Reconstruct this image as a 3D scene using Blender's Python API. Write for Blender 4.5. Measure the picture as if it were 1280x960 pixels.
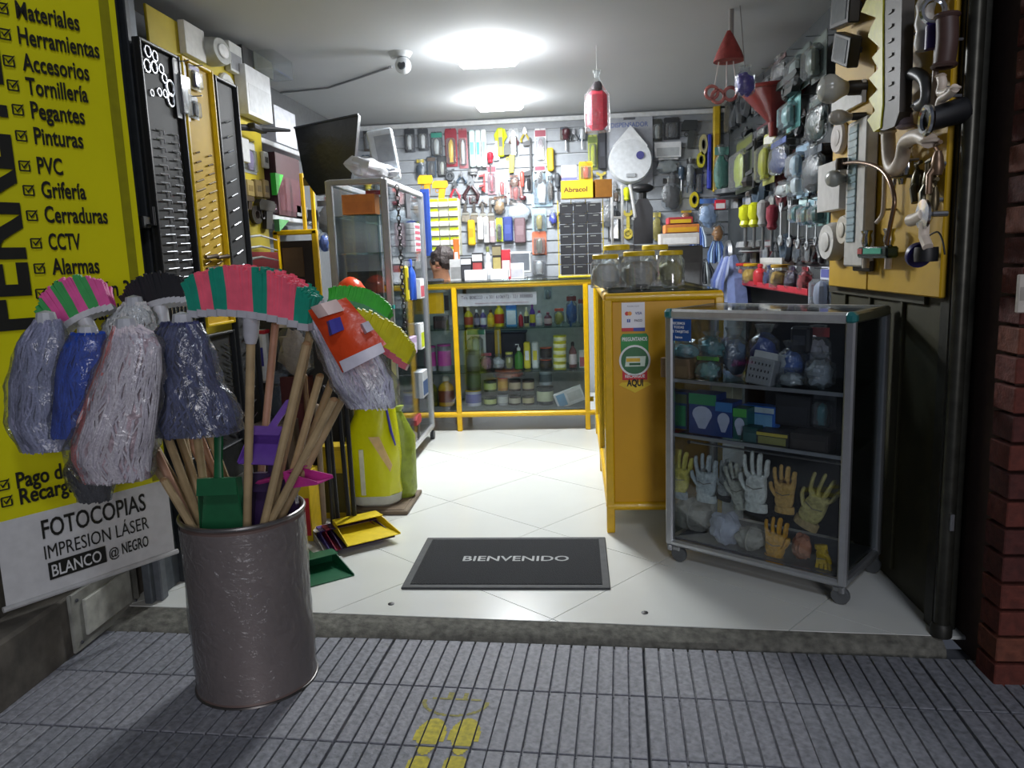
import bpy, bmesh, math, random
from mathutils import Vector, Matrix, noise
random.seed(11)
PI=math.pi
for o in list(bpy.data.objects): bpy.data.objects.remove(o)
SC=bpy.context.scene; COL=SC.collection
# ---------------------------------------------------------------- camera
F=960.0; HC=1.15; PT=math.atan(155/F); RL=math.radians(2.0); YW=math.radians(5.0)
FW=Vector((-math.sin(YW)*math.cos(PT),math.cos(YW)*math.cos(PT),-math.sin(PT)))
RT=Vector((math.cos(YW),math.sin(YW),0)); UP=RT.cross(FW)
cr,sr=math.cos(RL),math.sin(RL)
cam=bpy.data.objects.new('camera',bpy.data.cameras.new('camera')); COL.objects.link(cam); SC.camera=cam
cx_=RT*cr-UP*sr; cu_=RT*sr+UP*cr
m=Matrix((cx_,cu_,-FW)).transposed().to_4x4(); m.translation=Vector((0,0,HC)); cam.matrix_world=m
cam.data.sensor_width=36; cam.data.lens=F/1280*36; cam.data.clip_start=.02
# ---------------------------------------------------------------- world, light, exposure
w=bpy.data.worlds.new('night'); SC.world=w; w.use_nodes=True
w.node_tree.nodes['Background'].inputs[0].default_value=(.55,.62,.8,1)
w.node_tree.nodes['Background'].inputs[1].default_value=.055
def area_light(name,loc,size,power,col,rot=(0,0,0)):
    l=bpy.data.lights.new(name,'AREA'); l.energy=power; l.size=size; l.color=col; l.shape='SQUARE'
    o=bpy.data.objects.new(name,l); COL.objects.link(o); o.location=loc; o.rotation_euler=rot; return o
area_light('street_lamp_light',(1.0,-1.8,4.4),.6,40,(.80,.87,1.0),(math.radians(38),0,math.radians(10)))
area_light('added_front_fill_light',(1.3,-4.2,2.0),1.6,78,(.97,.95,1.0),(math.radians(85),0,math.radians(14)))  # added fill from the street side to brighten upright surfaces, no real shopfront
SC.view_settings.view_transform='Standard'; SC.view_settings.look='None'; SC.view_settings.gamma=1
SC.view_settings.exposure=0.3; SC.view_settings.use_curve_mapping=False
try: SC.cycles.transparent_max_bounces=24
except Exception: pass
# ---------------------------------------------------------------- helpers
O3=Vector((0,0,HC))
def ray(px,py):
    u=px-640; v=py-480
    return FW*F+RT*(u*cr-v*sr)-UP*(u*sr+v*cr)
def at(px,py,x=None,y=None,z=None,P=None,N=None):
    d=ray(px,py)
    if x is not None: t=x/d.x
    elif y is not None: t=y/d.y
    elif z is not None: t=(z-HC)/d.z
    else: t=(Vector(P)-O3).dot(N)/d.dot(N)
    return O3+d*t
def s2l(c): return tuple((v/12.92 if v<=.04045 else ((v+.055)/1.055)**2.4) for v in c)
def hexc(h): return s2l(tuple(int(h[i:i+2],16)/255 for i in (0,2,4)))
MC={}
def mat(h,rough=.5,metal=0,noise_=.12,bump=.0,scale=30,emit=0,coat=0):
    k=(h,rough,metal,noise_,bump,scale,emit,coat)
    if k in MC: return MC[k]
    m=bpy.data.materials.new('paint_'+h); m.use_nodes=True; nt=m.node_tree; b=nt.nodes['Principled BSDF']
    c=hexc(h)
    b.inputs['Roughness'].default_value=rough; b.inputs['Metallic'].default_value=metal
    if coat: b.inputs['Coat Weight'].default_value=coat
    tc=nt.nodes.new('ShaderNodeTexCoord'); n=nt.nodes.new('ShaderNodeTexNoise'); n.inputs['Scale'].default_value=scale; n.inputs['Detail'].default_value=4
    nt.links.new(tc.outputs['Object'],n.inputs['Vector'])
    r=nt.nodes.new('ShaderNodeMapRange'); r.inputs[1].default_value=.3; r.inputs[2].default_value=.7; r.inputs[3].default_value=1-noise_; r.inputs[4].default_value=1+noise_*.6
    nt.links.new(n.outputs['Fac'],r.inputs[0])
    mx=nt.nodes.new('ShaderNodeVectorMath'); mx.operation='SCALE'; mx.inputs[0].default_value=c
    nt.links.new(r.outputs[0],mx.inputs['Scale']); nt.links.new(mx.outputs[0],b.inputs['Base Color'])
    if bump:
        bp=nt.nodes.new('ShaderNodeBump'); bp.inputs['Strength'].default_value=bump; bp.inputs['Distance'].default_value=.01
        nt.links.new(n.outputs['Fac'],bp.inputs['Height']); nt.links.new(bp.outputs[0],b.inputs['Normal'])
    if emit:
        b.inputs['Emission Color'].default_value=(*c,1); b.inputs['Emission Strength'].default_value=emit
    MC[k]=m; return m
def clear(tint='f4f8fa',gloss=.12,rough=.08,wr=0.0,key='glass',milky=0.0):
    k=('clear',tint,gloss,rough,wr,milky)
    if k in MC: return MC[k]
    m=bpy.data.materials.new(key); m.use_nodes=True; nt=m.node_tree
    for n in list(nt.nodes): nt.nodes.remove(n)
    out=nt.nodes.new('ShaderNodeOutputMaterial'); tr=nt.nodes.new('ShaderNodeBsdfTransparent'); gl=nt.nodes.new('ShaderNodeBsdfGlossy'); mx=nt.nodes.new('ShaderNodeMixShader')
    tr.inputs[0].default_value=(*hexc(tint),1); gl.inputs['Roughness'].default_value=rough
    lw=nt.nodes.new('ShaderNodeLayerWeight'); lw.inputs[0].default_value=.25
    ad=nt.nodes.new('ShaderNodeMath'); ad.operation='MULTIPLY_ADD'; ad.inputs[1].default_value=.6; ad.inputs[2].default_value=gloss; ad.use_clamp=True
    nt.links.new(lw.outputs['Fresnel'],ad.inputs[0]); nt.links.new(ad.outputs[0],mx.inputs[0])
    nt.links.new(tr.outputs[0],mx.inputs[1]); nt.links.new(gl.outputs[0],mx.inputs[2])
    last=mx
    if milky:
        df=nt.nodes.new('ShaderNodeBsdfDiffuse'); df.inputs[0].default_value=(.8,.8,.82,1); m2=nt.nodes.new('ShaderNodeMixShader'); m2.inputs[0].default_value=milky
        nt.links.new(mx.outputs[0],m2.inputs[1]); nt.links.new(df.outputs[0],m2.inputs[2]); last=m2
    if wr:
        tc=nt.nodes.new('ShaderNodeTexCoord'); n=nt.nodes.new('ShaderNodeTexNoise'); n.inputs['Scale'].default_value=28; n.inputs['Detail'].default_value=3; n.inputs['Distortion'].default_value=1.5
        bp=nt.nodes.new('ShaderNodeBump'); bp.inputs['Strength'].default_value=wr; bp.inputs['Distance'].default_value=.02
        nt.links.new(tc.outputs['Object'],n.inputs['Vector']); nt.links.new(n.outputs['Fac'],bp.inputs['Height'])
        nt.links.new(bp.outputs[0],gl.inputs['Normal']); nt.links.new(bp.outputs[0],lw.inputs['Normal'])
    nt.links.new(last.outputs[0],out.inputs[0]); MC[k]=m; return m
GLASS=clear(gloss=.03,rough=.02,key='clear_glass'); BAG=clear(gloss=.05,rough=.22,wr=.35,key='clear_plastic',milky=.045); WRAP=clear(gloss=.03,rough=.25,wr=.6,key='plastic_wrap',milky=.08)
PET=clear(gloss=.12,rough=.08,key='clear_pet',milky=.08)
CHROME=mat('d8dadd',.18,1,.05); ALU=mat('b9bcc0',.35,.85,.06); STEEL=mat('9a9ca0',.35,.9,.1); BLACK=mat('17181b',.5,0,.2); DGREY=mat('3b3d42',.55); WHITE=mat('e6e7e8',.5,0,.04)
YEL=mat('dcae00',.38,0,.08,coat=.2); WOOD=mat('a9926c',.6,0,.25,scale=14); 
class MB:
    def __init__(s): s.v=[]; s.f=[]; s.mi=[]
    def add(s,vs,fs,m=0,M=None):
        b=len(s.v); s.v+= [tuple((M@Vector(v)) if M else v) for v in vs]
        for f in fs: s.f.append(tuple(b+i for i in f)); s.mi.append(m)
        return s
    def box(s,c,d,m=0,M=None,r=0):
        cx,cy,cz=c; x,y,z=d[0]/2,d[1]/2,d[2]/2
        if r<=0:
            vs=[(cx+i*x,cy+j*y,cz+k*z) for i in(-1,1) for j in(-1,1) for k in(-1,1)]
            return s.add(vs,[(0,1,3,2),(4,6,7,5),(0,4,5,1),(2,3,7,6),(0,2,6,4),(1,5,7,3)],m,M)
        r=min(r,x*.9,y*.9,z*.9); vs=[];ix={}
        for i in(-1,1):
            for j in(-1,1):
                for k in(-1,1):
                    ix[(i,j,k)]=len(vs)
                    vs+=[(cx+i*x,cy+j*(y-r),cz+k*(z-r)),(cx+i*(x-r),cy+j*y,cz+k*(z-r)),(cx+i*(x-r),cy+j*(y-r),cz+k*z)]
        fs=[]
        def q(l,sg): fs.append(tuple(l if sg>0 else l[::-1]))
        for i in(-1,1):
            q([ix[(i,-1,-1)],ix[(i,1,-1)],ix[(i,1,1)],ix[(i,-1,1)]],i)
            q([ix[(-1,i,-1)]+1,ix[(1,i,-1)]+1,ix[(1,i,1)]+1,ix[(-1,i,1)]+1],-i)
            q([ix[(-1,-1,i)]+2,ix[(1,-1,i)]+2,ix[(1,1,i)]+2,ix[(-1,1,i)]+2],i)
        for a in(-1,1):
            for b in(-1,1):
                q([ix[(a,b,-1)],ix[(a,b,-1)]+1,ix[(a,b,1)]+1,ix[(a,b,1)]],a*b)
                q([ix[(a,-1,b)],ix[(a,-1,b)]+2,ix[(a,1,b)]+2,ix[(a,1,b)]],-a*b)
                q([ix[(-1,a,b)]+1,ix[(-1,a,b)]+2,ix[(1,a,b)]+2,ix[(1,a,b)]+1],a*b)
                for c_ in(-1,1): q([ix[(a,b,c_)],ix[(a,b,c_)]+1,ix[(a,b,c_)]+2],a*b*c_)
        return s.add(vs,fs,m,M)
    def tube(s,pts,r,n=8,m=0,M=None,caps=True,sx=1,sy=1):
        pts=[Vector(p) for p in pts]; rr=r if isinstance(r,(list,tuple)) else [r]*len(pts); vs=[];fs=[]
        ref=None
        for i,p in enumerate(pts):
            t=(pts[min(i+1,len(pts)-1)]-pts[max(i-1,0)]).normalized()
            if ref is None: ref=Vector((0,0,1)) if abs(t.z)<.9 else Vector((1,0,0))
            a=t.cross(ref)
            if a.length<1e-4: a=t.cross(Vector((0,1,0)))
            a.normalize(); b=a.cross(t); ref=b if abs(t.z)<.9 or i else ref
            for k in range(n):
                an=2*PI*k/n; vs.append(p+(a*math.cos(an)*sx+b*math.sin(an)*sy)*rr[i])
        for i in range(len(pts)-1):
            for k in range(n):
                k2=(k+1)%n; fs.append((i*n+k,(i+1)*n+k,(i+1)*n+k2,i*n+k2))
        if caps: fs.append(tuple(range(n))); fs.append(tuple(range((len(pts)-1)*n,len(pts)*n))[::-1])
        return s.add(vs,fs,m,M)
    def lathe(s,pf,n=16,m=0,M=None,c=(0,0,0)):
        vs=[];fs=[]
        for r,z in pf:
            for k in range(n):
                a=2*PI*k/n; vs.append((c[0]+r*math.cos(a),c[1]+r*math.sin(a),c[2]+z))
        L=len(pf)
        for i in range(L-1):
            for k in range(n): k2=(k+1)%n; fs.append((i*n+k,i*n+k2,(i+1)*n+k2,(i+1)*n+k))
        if pf[0][0]>1e-5: fs.append(tuple(range(n))[::-1])
        if pf[-1][0]>1e-5: fs.append(tuple(range((L-1)*n,L*n)))
        return s.add(vs,fs,m,M)
    def blob(s,c,rad,amp=0,fr=8,n=12,rings=8,m=0,M=None,power=1.0,seed=0):
        vs=[];fs=[]
        for i in range(rings+1):
            th=PI*i/rings
            for k in range(n):
                a=2*PI*k/n; d=Vector((math.sin(th)*math.cos(a),math.sin(th)*math.sin(a),math.cos(th)))
                if power!=1: d=Vector([math.copysign(abs(q)**power,q) for q in d])
                q=1+(noise.noise(d*fr*.25+Vector((seed,seed*.7,3)))*amp if amp else 0)
                vs.append((c[0]+d.x*rad[0]*q,c[1]+d.y*rad[1]*q,c[2]+d.z*rad[2]*q))
        for i in range(rings):
            for k in range(n): k2=(k+1)%n; fs.append((i*n+k,(i+1)*n+k,(i+1)*n+k2,i*n+k2))
        return s.add(vs,fs,m,M)
    def prism(s,poly,y0,y1,m=0,M=None):   # polygon in local x,z ; thickness along y (y0<y1)
        n=len(poly); vs=[(x,y0,z) for x,z in poly]+[(x,y1,z) for x,z in poly]
        fs=[tuple(range(n)),tuple(range(n,2*n))[::-1]]+[(i,i+n,(i+1)%n+n,(i+1)%n) for i in range(n)]
        return s.add(vs,fs,m,M)
    def torus(s,c,R,r,n=18,k=6,m=0,M=None,axis='y'):
        vs=[];fs=[]
        for i in range(n):
            a=2*PI*i/n
            for j in range(k):
                b=2*PI*j/k; q=R+r*math.cos(b); h=r*math.sin(b)
                p=(q*math.cos(a),h,q*math.sin(a)) if axis=='y' else ((q*math.cos(a),q*math.sin(a),h) if axis=='z' else (h,q*math.cos(a),q*math.sin(a)))
                vs.append((c[0]+p[0],c[1]+p[1],c[2]+p[2]))
        for i in range(n):
            for j in range(k): fs.append((i*k+j,((i+1)%n)*k+j,((i+1)%n)*k+(j+1)%k,i*k+(j+1)%k))
        return s.add(vs,fs,m,M)
    def build(s,name,mats,parent=None,loc=None,smooth=35):
        me=bpy.data.meshes.new(name); me.from_pydata(s.v,[],s.f); 
        if not isinstance(mats,(list,tuple)): mats=[mats]
        for q in mats: me.materials.append(q)
        me.polygons.foreach_set('material_index',s.mi)
        bm=bmesh.new(); bm.from_mesh(me); bmesh.ops.recalc_face_normals(bm,faces=bm.faces); bm.to_mesh(me); bm.free()
        if smooth: me.shade_smooth(); me.set_sharp_from_angle(angle=math.radians(smooth))
        o=bpy.data.objects.new(name,me); COL.objects.link(o)
        if parent: o.parent=parent
        if loc is not None: o.location=loc
        return o
def tag(o,label,cat,group=None,kind=None):
    if label: o['label']=label
    if cat: o['category']=cat
    if group: o['group']=group
    if kind: o['kind']=kind
    return o
def thing(name,label,cat,loc=(0,0,0),rz=0,group=None,rot=None):
    o=bpy.data.objects.new(name,None); o.empty_display_size=.05; COL.objects.link(o); o.location=loc
    o.rotation_euler=rot if rot else (0,0,rz); return tag(o,label,cat,group)
def struct(name,mb,mats,loc=None,smooth=35):
    o=mb.build(name,mats,None,loc,smooth); o['kind']='structure'; return o
def lettering(txt,mt,parent,u0,u1,z0,h,y=-.001,name='lettering',M=None,bold=.0,ex=.0004):
    c=bpy.data.curves.new(name,'FONT'); c.body=txt; c.offset=bold; c.resolution_u=3
    t=bpy.data.objects.new('tmp',c); me=bpy.data.meshes.new_from_object(t); bpy.data.objects.remove(t)
    xs=[v.co.x for v in me.vertices]; ys=[v.co.y for v in me.vertices]
    if not xs: return None
    # cap height from the font box: 0.7 of size; descenders keep their place
    sx=(u1-u0)/(max(xs)-min(xs)); sy=h/.69; x0=min(xs)
    for v in me.vertices:
        x=(v.co.x-x0)*sx+u0; z=v.co.y*sy+z0; p=Vector((x,y,z)); v.co=(M@p) if M else p
    me.materials.append(mt); o=bpy.data.objects.new(name,me); COL.objects.link(o); o.parent=parent; return o
def frame(P,rz): return (Vector(P),Vector((math.sin(rz),-math.cos(rz),0)),rz)
def bb(Fr,b,off=0):
    P,N,rz=Fr; P=P+N*off; xm=(b[0]+b[2])/2; ym=(b[1]+b[3])/2; X=Vector((math.cos(rz),math.sin(rz),0))
    a=at(b[0],ym,P=P,N=N); c=at(b[2],ym,P=P,N=N); t=at(xm,b[1],P=P,N=N); d=at(xm,b[3],P=P,N=N)
    return Vector(((a.x+c.x)/2,(a.y+c.y)/2,d.z)),(c-a).dot(X),t.z-d.z
# ---------------------------------------------------------------- the kinds of goods (origin at bottom centre, body from y=-d to y=0)
def cm(c,**k): return c if not isinstance(c,str) else mat(c,**k)
PEG=.004
def hook(r,w,d,h):
    MB().tube([(0,PEG,h*.97),(0,-d*.5-.02,h*.97),(0,-d*.5-.03,h*.985)],.0022,6).build('peg_hook',STEEL,r)
def k_box(r,w,d,h,c):
    q=MB().box((0,-d/2,h/2),(w,d,h),r=.0015).build('carton_body',cm(c[0]),r)
    if len(c)>1: MB().box((0,-d-.0006,h*.36),(w*.86,.001,h*.55)).build('label_print',cm(c[1]),q)
    if len(c)>2: MB().box((0,-d-.0008,h*.82),(w*.96,.001,h*.24)).build('top_print',cm(c[2]),q)
def k_pack(r,w,d,h,c):
    mb=MB(); mb.prism([(-w/2,0),(w/2,0),(w/2,h*.93),(w*.42,h),(-w*.42,h),(-w/2,h*.93)],-.003,0); q=mb.build('card',cm(c[0]),r)
    MB().box((0,-.0036,h*.86),(w*.9,.001,h*.18)).build('header_print',cm(c[1] if len(c)>1 else 'dddddd'),q)
    cc=cm(c[2] if len(c)>2 else '444850',rough=.3)
    g=MB(); g.blob((0,-.004-d*.4,h*.42),(w*.22,d*.38,h*.28),.2,6,10,6,power=.75); g.box((0,-.004-d*.3,h*.2),(w*.3,d*.5,h*.2),r=.003); g.build('packed_tool',cc,r)
    MB().box((0,-.003-d*.45,h*.40),(w*.8,d*.9,h*.68),r=min(w,d)*.25).build('blister',PET,r)
    hook(r,w,d,h)
def k_bag(r,w,d,h,c):
    mb=MB(); mb.blob((0,-d/2,h*.38),(w*.40,d*.38,h*.34),.5,10,14,10,seed=random.random()*9); mb.build('contents',cm(c[0],bump=.6),r)
    if len(c)>1: MB().box((0,-d*.5,h*.86),(w*.8,.006,h*.16),r=.001).build('header_card',cm(c[1]),r)
    g=MB(); L=[(0,0),(w*.3,.02*h),(w*.46,h*.12),(w*.48,h*.4),(w*.44,h*.68),(w*.2,h*.82),(w*.3,h*.98),(0.001,h)]
    n=18; vs=[];fs=[]
    for rr,z in L:
        for k in range(n):
            a=2*PI*k/n; q=1+.14*noise.noise(Vector((math.cos(a)*2,math.sin(a)*2,z*14+w*50)))
            vs.append((rr*q*math.cos(a),-d/2+rr*q*math.sin(a)*d/w,z))
    for i in range(len(L)-1):
        for k in range(n): k2=(k+1)%n; fs.append((i*n+k,i*n+k2,(i+1)*n+k2,(i+1)*n+k))
    g.add(vs,fs); g.build('clear_bag',BAG,r)
    if PEG>.01: MB().tube([(0,PEG,h*.97),(0,-d*.5,h*.97)],.0022,6).build('peg_hook',STEEL,r)
def k_bottle(r,w,d,h,c):
    R=w/2; q=h; M=Matrix.Translation((0,-d/2,0))@Matrix.Diagonal((1,d/w,1,1))
    bo=MB().lathe([(R*.9,0),(R,.02*q),(R,.6*q),(R*.8,.7*q),(R*.35,.8*q),(R*.32,.86*q)],14,M=M).build('bottle_body',cm(c[0],rough=.3),r)
    MB().lathe([(R*.42,.84*q),(R*.42,.95*q),(R*.25,q),(0,q)],12,M=M).build('cap',cm(c[1] if len(c)>1 else 'eeeeee'),r)
    if len(c)>2: MB().lathe([(R*1.015,.14*q),(R*1.02,.15*q),(R*1.02,.52*q),(R*1.015,.53*q)],14,M=M).build('label_print',cm(c[2]),bo)
def k_pump(r,w,d,h,c):
    k_bottle(r,w,d,h*.88,c)
    MB().tube([(0,-d/2,h*.84),(0,-d/2,h*.99),(-w*.35,-d/2,h*.98)],w*.06,6).build('pump',cm(c[1]),r)
def k_spray(r,w,d,h,c):
    k_bottle(r,w,d,h*.86,c)
    MB().box((-w*.1,-d/2,h*.92),(w*.6,d*.4,h*.13),r=.004).build('trigger_head',cm(c[1]),r)
def k_can(r,w,d,h,c):
    R=w/2; M=Matrix.Translation((0,-d/2,0))
    bo=MB().lathe([(R*.97,0),(R,.01*h),(R,.95*h),(R*.95,h*.97),(R*.9,h*.96),(0,h*.96)],16,M=M).build('can_body',cm(c[0],rough=.35),r)
    MB().lathe([(R*1.01,.2*h),(R*1.015,.21*h),(R*1.015,.75*h),(R*1.01,.76*h)],16,M=M).build('label_print',cm(c[1] if len(c)>1 else 'ddd8c0'),bo)
    MB().lathe([(R*1.02,h*.93),(R*1.03,h*.99),(R*.85,h),(0,h*.985)],16,M=M).build('lid',cm(c[2] if len(c)>2 else 'b8b8b8',rough=.3),r)
def k_jar(r,w,d,h,c):
    R=w/2; M=Matrix.Translation((0,-d/2,0))
    MB().blob((0,0,h*.38),(R*.86,R*.86,h*.34),.3,14,14,8,M=M,power=.8,seed=random.random()*9).build('contents',cm(c[0],bump=1),r)
    MB().lathe([(R*.9,.005),(R,.04*h),(R,.72*h),(R*.8,.84*h),(R*.78,.88*h)],20,M=M).build('clear_jar',PET,r)
    MB().lathe([(R*.84,h*.87),(R*.86,h*.88),(R*.86,h*.98),(R*.8,h),(0,h)],20,M=M).build('lid',cm(c[1]),r)
def k_plier(r,w,d,h,c):
    y=-d/2
    for s in(-1,1):
        MB().tube([(s*w*.36,y,0),(s*w*.42,y,h*.2),(s*w*.2,y,h*.42),(s*w*.05,y,h*.56)],[w*.10,w*.12,w*.10,w*.07],8).build('handle',cm(c[0],rough=.4),r)
    j=MB()
    for s in(-1,1): j.prism([(0,h*.52),(s*w*.22,h*.62),(s*w*.16,h*.8),(s*w*.03,h*.97),(s*.001,h*.97)],y-.004,y+.004)
    j.lathe([(w*.13,-.006),(w*.13,.006)],10,M=Matrix.Translation((0,y,h*.58))@Matrix.Rotation(PI/2,4,'X')); j.build('jaws',cm(c[1] if len(c)>1 else STEEL),r)
    MB().tube([(0,PEG,h*.7),(0,-d-.02,h*.7)],.003,6).build('peg_hook',STEEL,r)
def k_driver(r,w,d,h,c):
    y=-d/2; M=Matrix.Translation((0,y,0))
    MB().lathe([(w*.12,0),(w*.12,h*.5)],8,M=M).build('shaft',STEEL,r)
    MB().lathe([(w*.25,h*.46),(w*.42,h*.52),(w*.34,h*.62),(w*.48,h*.72),(w*.45,h*.94),(w*.2,h),(0,h)],10,M=M).build('handle',cm(c[0],rough=.3),r)
    hook(r,w,d*.3,h*.9)
def k_wrench(r,w,d,h,c):
    y=-d/2; q=cm(c[0]) if c else CHROME; t=.004
    b=MB(); b.prism([(-w*.16,h*.15),(w*.16,h*.15),(w*.13,h*.8),(-w*.13,h*.8)],y-t/2,y+t/2); b.torus((0,y,w*.5),w*.34,w*.13,12,6); b.build('shank',q,r)
    MB().prism([(-w*.16,h*.78),(w*.16,h*.78),(w*.5,h*.88),(w*.45,h),(w*.2,h*.97),(w*.18,h*.9),(-w*.18,h*.9),(-w*.2,h*.97),(-w*.45,h),(-w*.5,h*.88)],y-t,y+t).build('open_jaw',q,r)
    MB().tube([(0,PEG,w*.5+w*.2),(0,-d-.015,w*.5+w*.2)],.0022,6).build('peg_hook',STEEL,r)
def k_brush(r,w,d,h,c):
    y=-d/2
    MB().prism([(-w*.12,h*.99),(w*.12,h*.99),(w*.2,h*.75),(w*.12,h*.6),(w*.45,h*.5),(-w*.45,h*.5),(-w*.12,h*.6),(-w*.2,h*.75)],y-.006,y+.006).build('handle',cm(c[0]),r)
    MB().box((0,y,h*.45),(w*.95,.016,h*.12),r=.002).build('ferrule',cm(c[2] if len(c)>2 else 'b9b9b0',metal=.8,rough=.3),r)
    g=MB(); n=9
    for i in range(n):
        x=(i/(n-1)-.5)*w*.86; g.tube([(x,y,h*.4),(x*1.08,y,h*.01+abs(x)*.2)],[w*.07,w*.05],5)
    g.build('bristles',cm(c[1]),r); hook(r,w,d*.2,h*.98)
def k_bar(r,w,d,h,c):
    q=MB().box((0,-d/2,h/2),(w,d,h),r=min(w,d)*.2).build('body',cm(c[0]),r)
    if len(c)>1: MB().box((0,-d-.0005,h*.5),(w*.6,.001,h*.35)).build('label_print',cm(c[1]),q)
    if len(c)>2: MB().box((0,-d/2,h*.96),(w*1.06,d*1.06,h*.07),r=.002).build('end_cap',cm(c[2]),r)
def k_roll(r,w,d,h,c):
    R=w/2; M=Matrix.Translation((0,0,h/2))@Matrix.Rotation(PI/2,4,'X')@Matrix.Diagonal((1,h/w,1,1))
    MB().lathe([(R*.55,0),(R,.0),(R,d),(R*.55,d),(R*.55,0)],20,M=M).build('wound_tape',cm(c[0]),r)
    MB().lathe([(R*.42,-.001),(R*.55,-.001),(R*.55,d+.001),(R*.42,d+.001),(R*.42,-.001)],18,M=M).build('core',cm(c[1] if len(c)>1 else 'caa777'),r)
def k_disc(r,w,d,h,c):
    R=w/2; M=Matrix.Translation((0,0,h/2))@Matrix.Rotation(PI/2,4,'X')@Matrix.Diagonal((1,h/w,1,1))
    MB().lathe([(R,0),(R,d*.6),(R*.9,d),(0,d)],24,M=M).build('cover',cm(c[0]),r)
    MB().lathe([(R*.5,d),(R*.5,d*1.1),(R*.44,d*1.14),(0,d*1.14)],20,M=M).build('centre_cap',cm(c[1] if len(c)>1 else c[0]),r)
def k_bulb(r,w,d,h,c):   # lies horizontally, base to +x
    M=Matrix.Translation((w*.02,-d/2,h/2))@Matrix.Rotation(PI/2,4,'Y'); R=h/2; L=w
    MB().lathe([(0,-L*.5),(R*.6,-L*.46),(R,-L*.25),(R*.95,-L*.02),(R*.5,L*.14),(R*.36,L*.2)],18,M=M).build('globe',cm(c[0],rough=.25),r)
    g=MB(); g.lathe([(R*.36,L*.18),(R*.38,L*.22),(R*.34,L*.26),(R*.38,L*.3),(R*.34,L*.34),(R*.38,L*.38),(R*.2,L*.44),(0,L*.46)],14,M=M); g.build('screw_base',cm(c[1],rough=.4) if len(c)>1 else STEEL,r)
    MB().tube([(w*.3,-d/2,h/2),(w*.3,.003,h/2)],.004,6).build('mount',STEEL,r)
def k_tool(r,w,d,h,c):   # power/hand tool silhouette: pistol body + grip
    y=-d/2
    MB().prism([(-w*.5,h*.62),(w*.4,h*.62),(w*.5,h*.75),(w*.45,h*.98),(-w*.35,h),(-w*.5,h*.85)],y-d*.4,y+d*.4).build('body',cm(c[0]),r)
    MB().prism([(-w*.05,h*.64),(w*.35,h*.64),(w*.2,0),(-w*.15,0)],y-d*.3,y+d*.3).build('grip',cm(c[1] if len(c)>1 else '222222'),r)
    MB().torus((-w*.2,y,h*.5),w*.12,w*.03,12,5).build('trigger_ring',cm(c[1] if len(c)>1 else '222222'),r); hook(r,w,d*.2,h*.8)
def k_clamp(r,w,d,h,c):
    y=-d/2
    MB().box((w*.1,y,h/2),(w*.18,.01,h)).build('rail',cm(c[0]),r)
    for z in(.9,.35): MB().prism([(w*.15,h*(z+.06)),(-w*.5,h*(z+.02)),(-w*.5,h*(z-.05)),(w*.15,h*(z-.04))],y-.012,y+.012).build('jaw',cm(c[0]),r)
    MB().lathe([(w*.16,0),(w*.2,h*.1),(w*.14,h*.2)],8,M=Matrix.Translation((-w*.1,y,h*.05))).build('handle',cm(c[1]),r); hook(r,w,d*.2,h)
def k_saw(r,w,d,h,c):
    y=-d/2
    MB().prism([(-w*.45,0),(-w*.1,0),(w*.1,h*.6),(w*.3,h*.62),(w*.1,h*.7),(-w*.3,h*.62)],y-.002,y+.002).build('blade',STEEL,r)
    g=MB(); g.tube([(-w*.2,y,h*.62),(-w*.3,y,h*.8),(-w*.1,y,h*.97),(w*.3,y,h*.95),(w*.42,y,h*.75),(w*.2,y,h*.6)],w*.11,8); g.build('handle',cm(c[0]),r); hook(r,w,d*.2,h*.95)
def k_funnel(r,w,d,h,c):
    R=w/2; M=Matrix.Translation((0,-d/2,0))
    MB().lathe([(R*.12,0),(R*.16,h*.3),(R*.9,h*.9),(R,h),(R*.97,h),(R*.86,h*.9),(R*.1,h*.32)],18,M=M).build('cone',cm(c[0],rough=.35),r)
    MB().torus((0,-d/2,h),R,R*.06,18,6,axis='z').build('rim',cm(c[0],rough=.35),r)
    MB().tube([(0,PEG,h*.95),(0,-d/2,h*.95)],.003,6).build('peg_hook',STEEL,r)
def k_bundle(r,w,d,h,c):   # bundle of hanging brushes / packs
    n=7
    for i in range(n):
        x=(i/(n-1)-.5)*w*.8; z0=random.uniform(0,h*.15)
        MB().tube([(x*1.05,-d*random.uniform(.3,.7),z0),(x,-d/2,h*.5),(x*.5,-d/2,h*.95)],[w*.1,w*.09,w*.03],6).build('hanging_piece',cm(c[i%len(c)],bump=.5),r)
    MB().torus((0,-d/2,h*.96),w*.12,w*.03,10,5).build('ring',STEEL,r); MB().tube([(0,PEG,h*.99),(0,-d/2-.01,h*.99)],.003,6).build('peg_hook',STEEL,r)
K=dict(box=k_box,pack=k_pack,bag=k_bag,bottle=k_bottle,pump=k_pump,spray=k_spray,can=k_can,jar=k_jar,plier=k_plier,driver=k_driver,wrench=k_wrench,brush=k_brush,bar=k_bar,roll=k_roll,disc=k_disc,bulb=k_bulb,tool=k_tool,clamp=k_clamp,saw=k_saw,funnel=k_funnel,bundle=k_bundle)
def put(Fr,kind,name,b,cols,label,cat,group=None,d=None,off=0,snap=None,lean=0,mid=True):
    if d is None: d=min(bb(Fr,b,off)[1]*.7,.08)
    wall=snap is None
    loc,w,h=bb(Fr,b,off+(d/2 if wall else 0))
    if wall: loc=loc-Fr[1]*(d/2)
    else: loc=loc-Fr[1]*(d/2)
    if snap is not None: 
        t=loc.z+h; loc.z=snap; h=max(.02,t-snap)
    r=thing(name,label,cat,loc,Fr[2],group)
    if lean: r.rotation_euler=(0,lean,Fr[2])
    K[kind](r,w,d,h,cols.split() if isinstance(cols,str) else cols); return r
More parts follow.
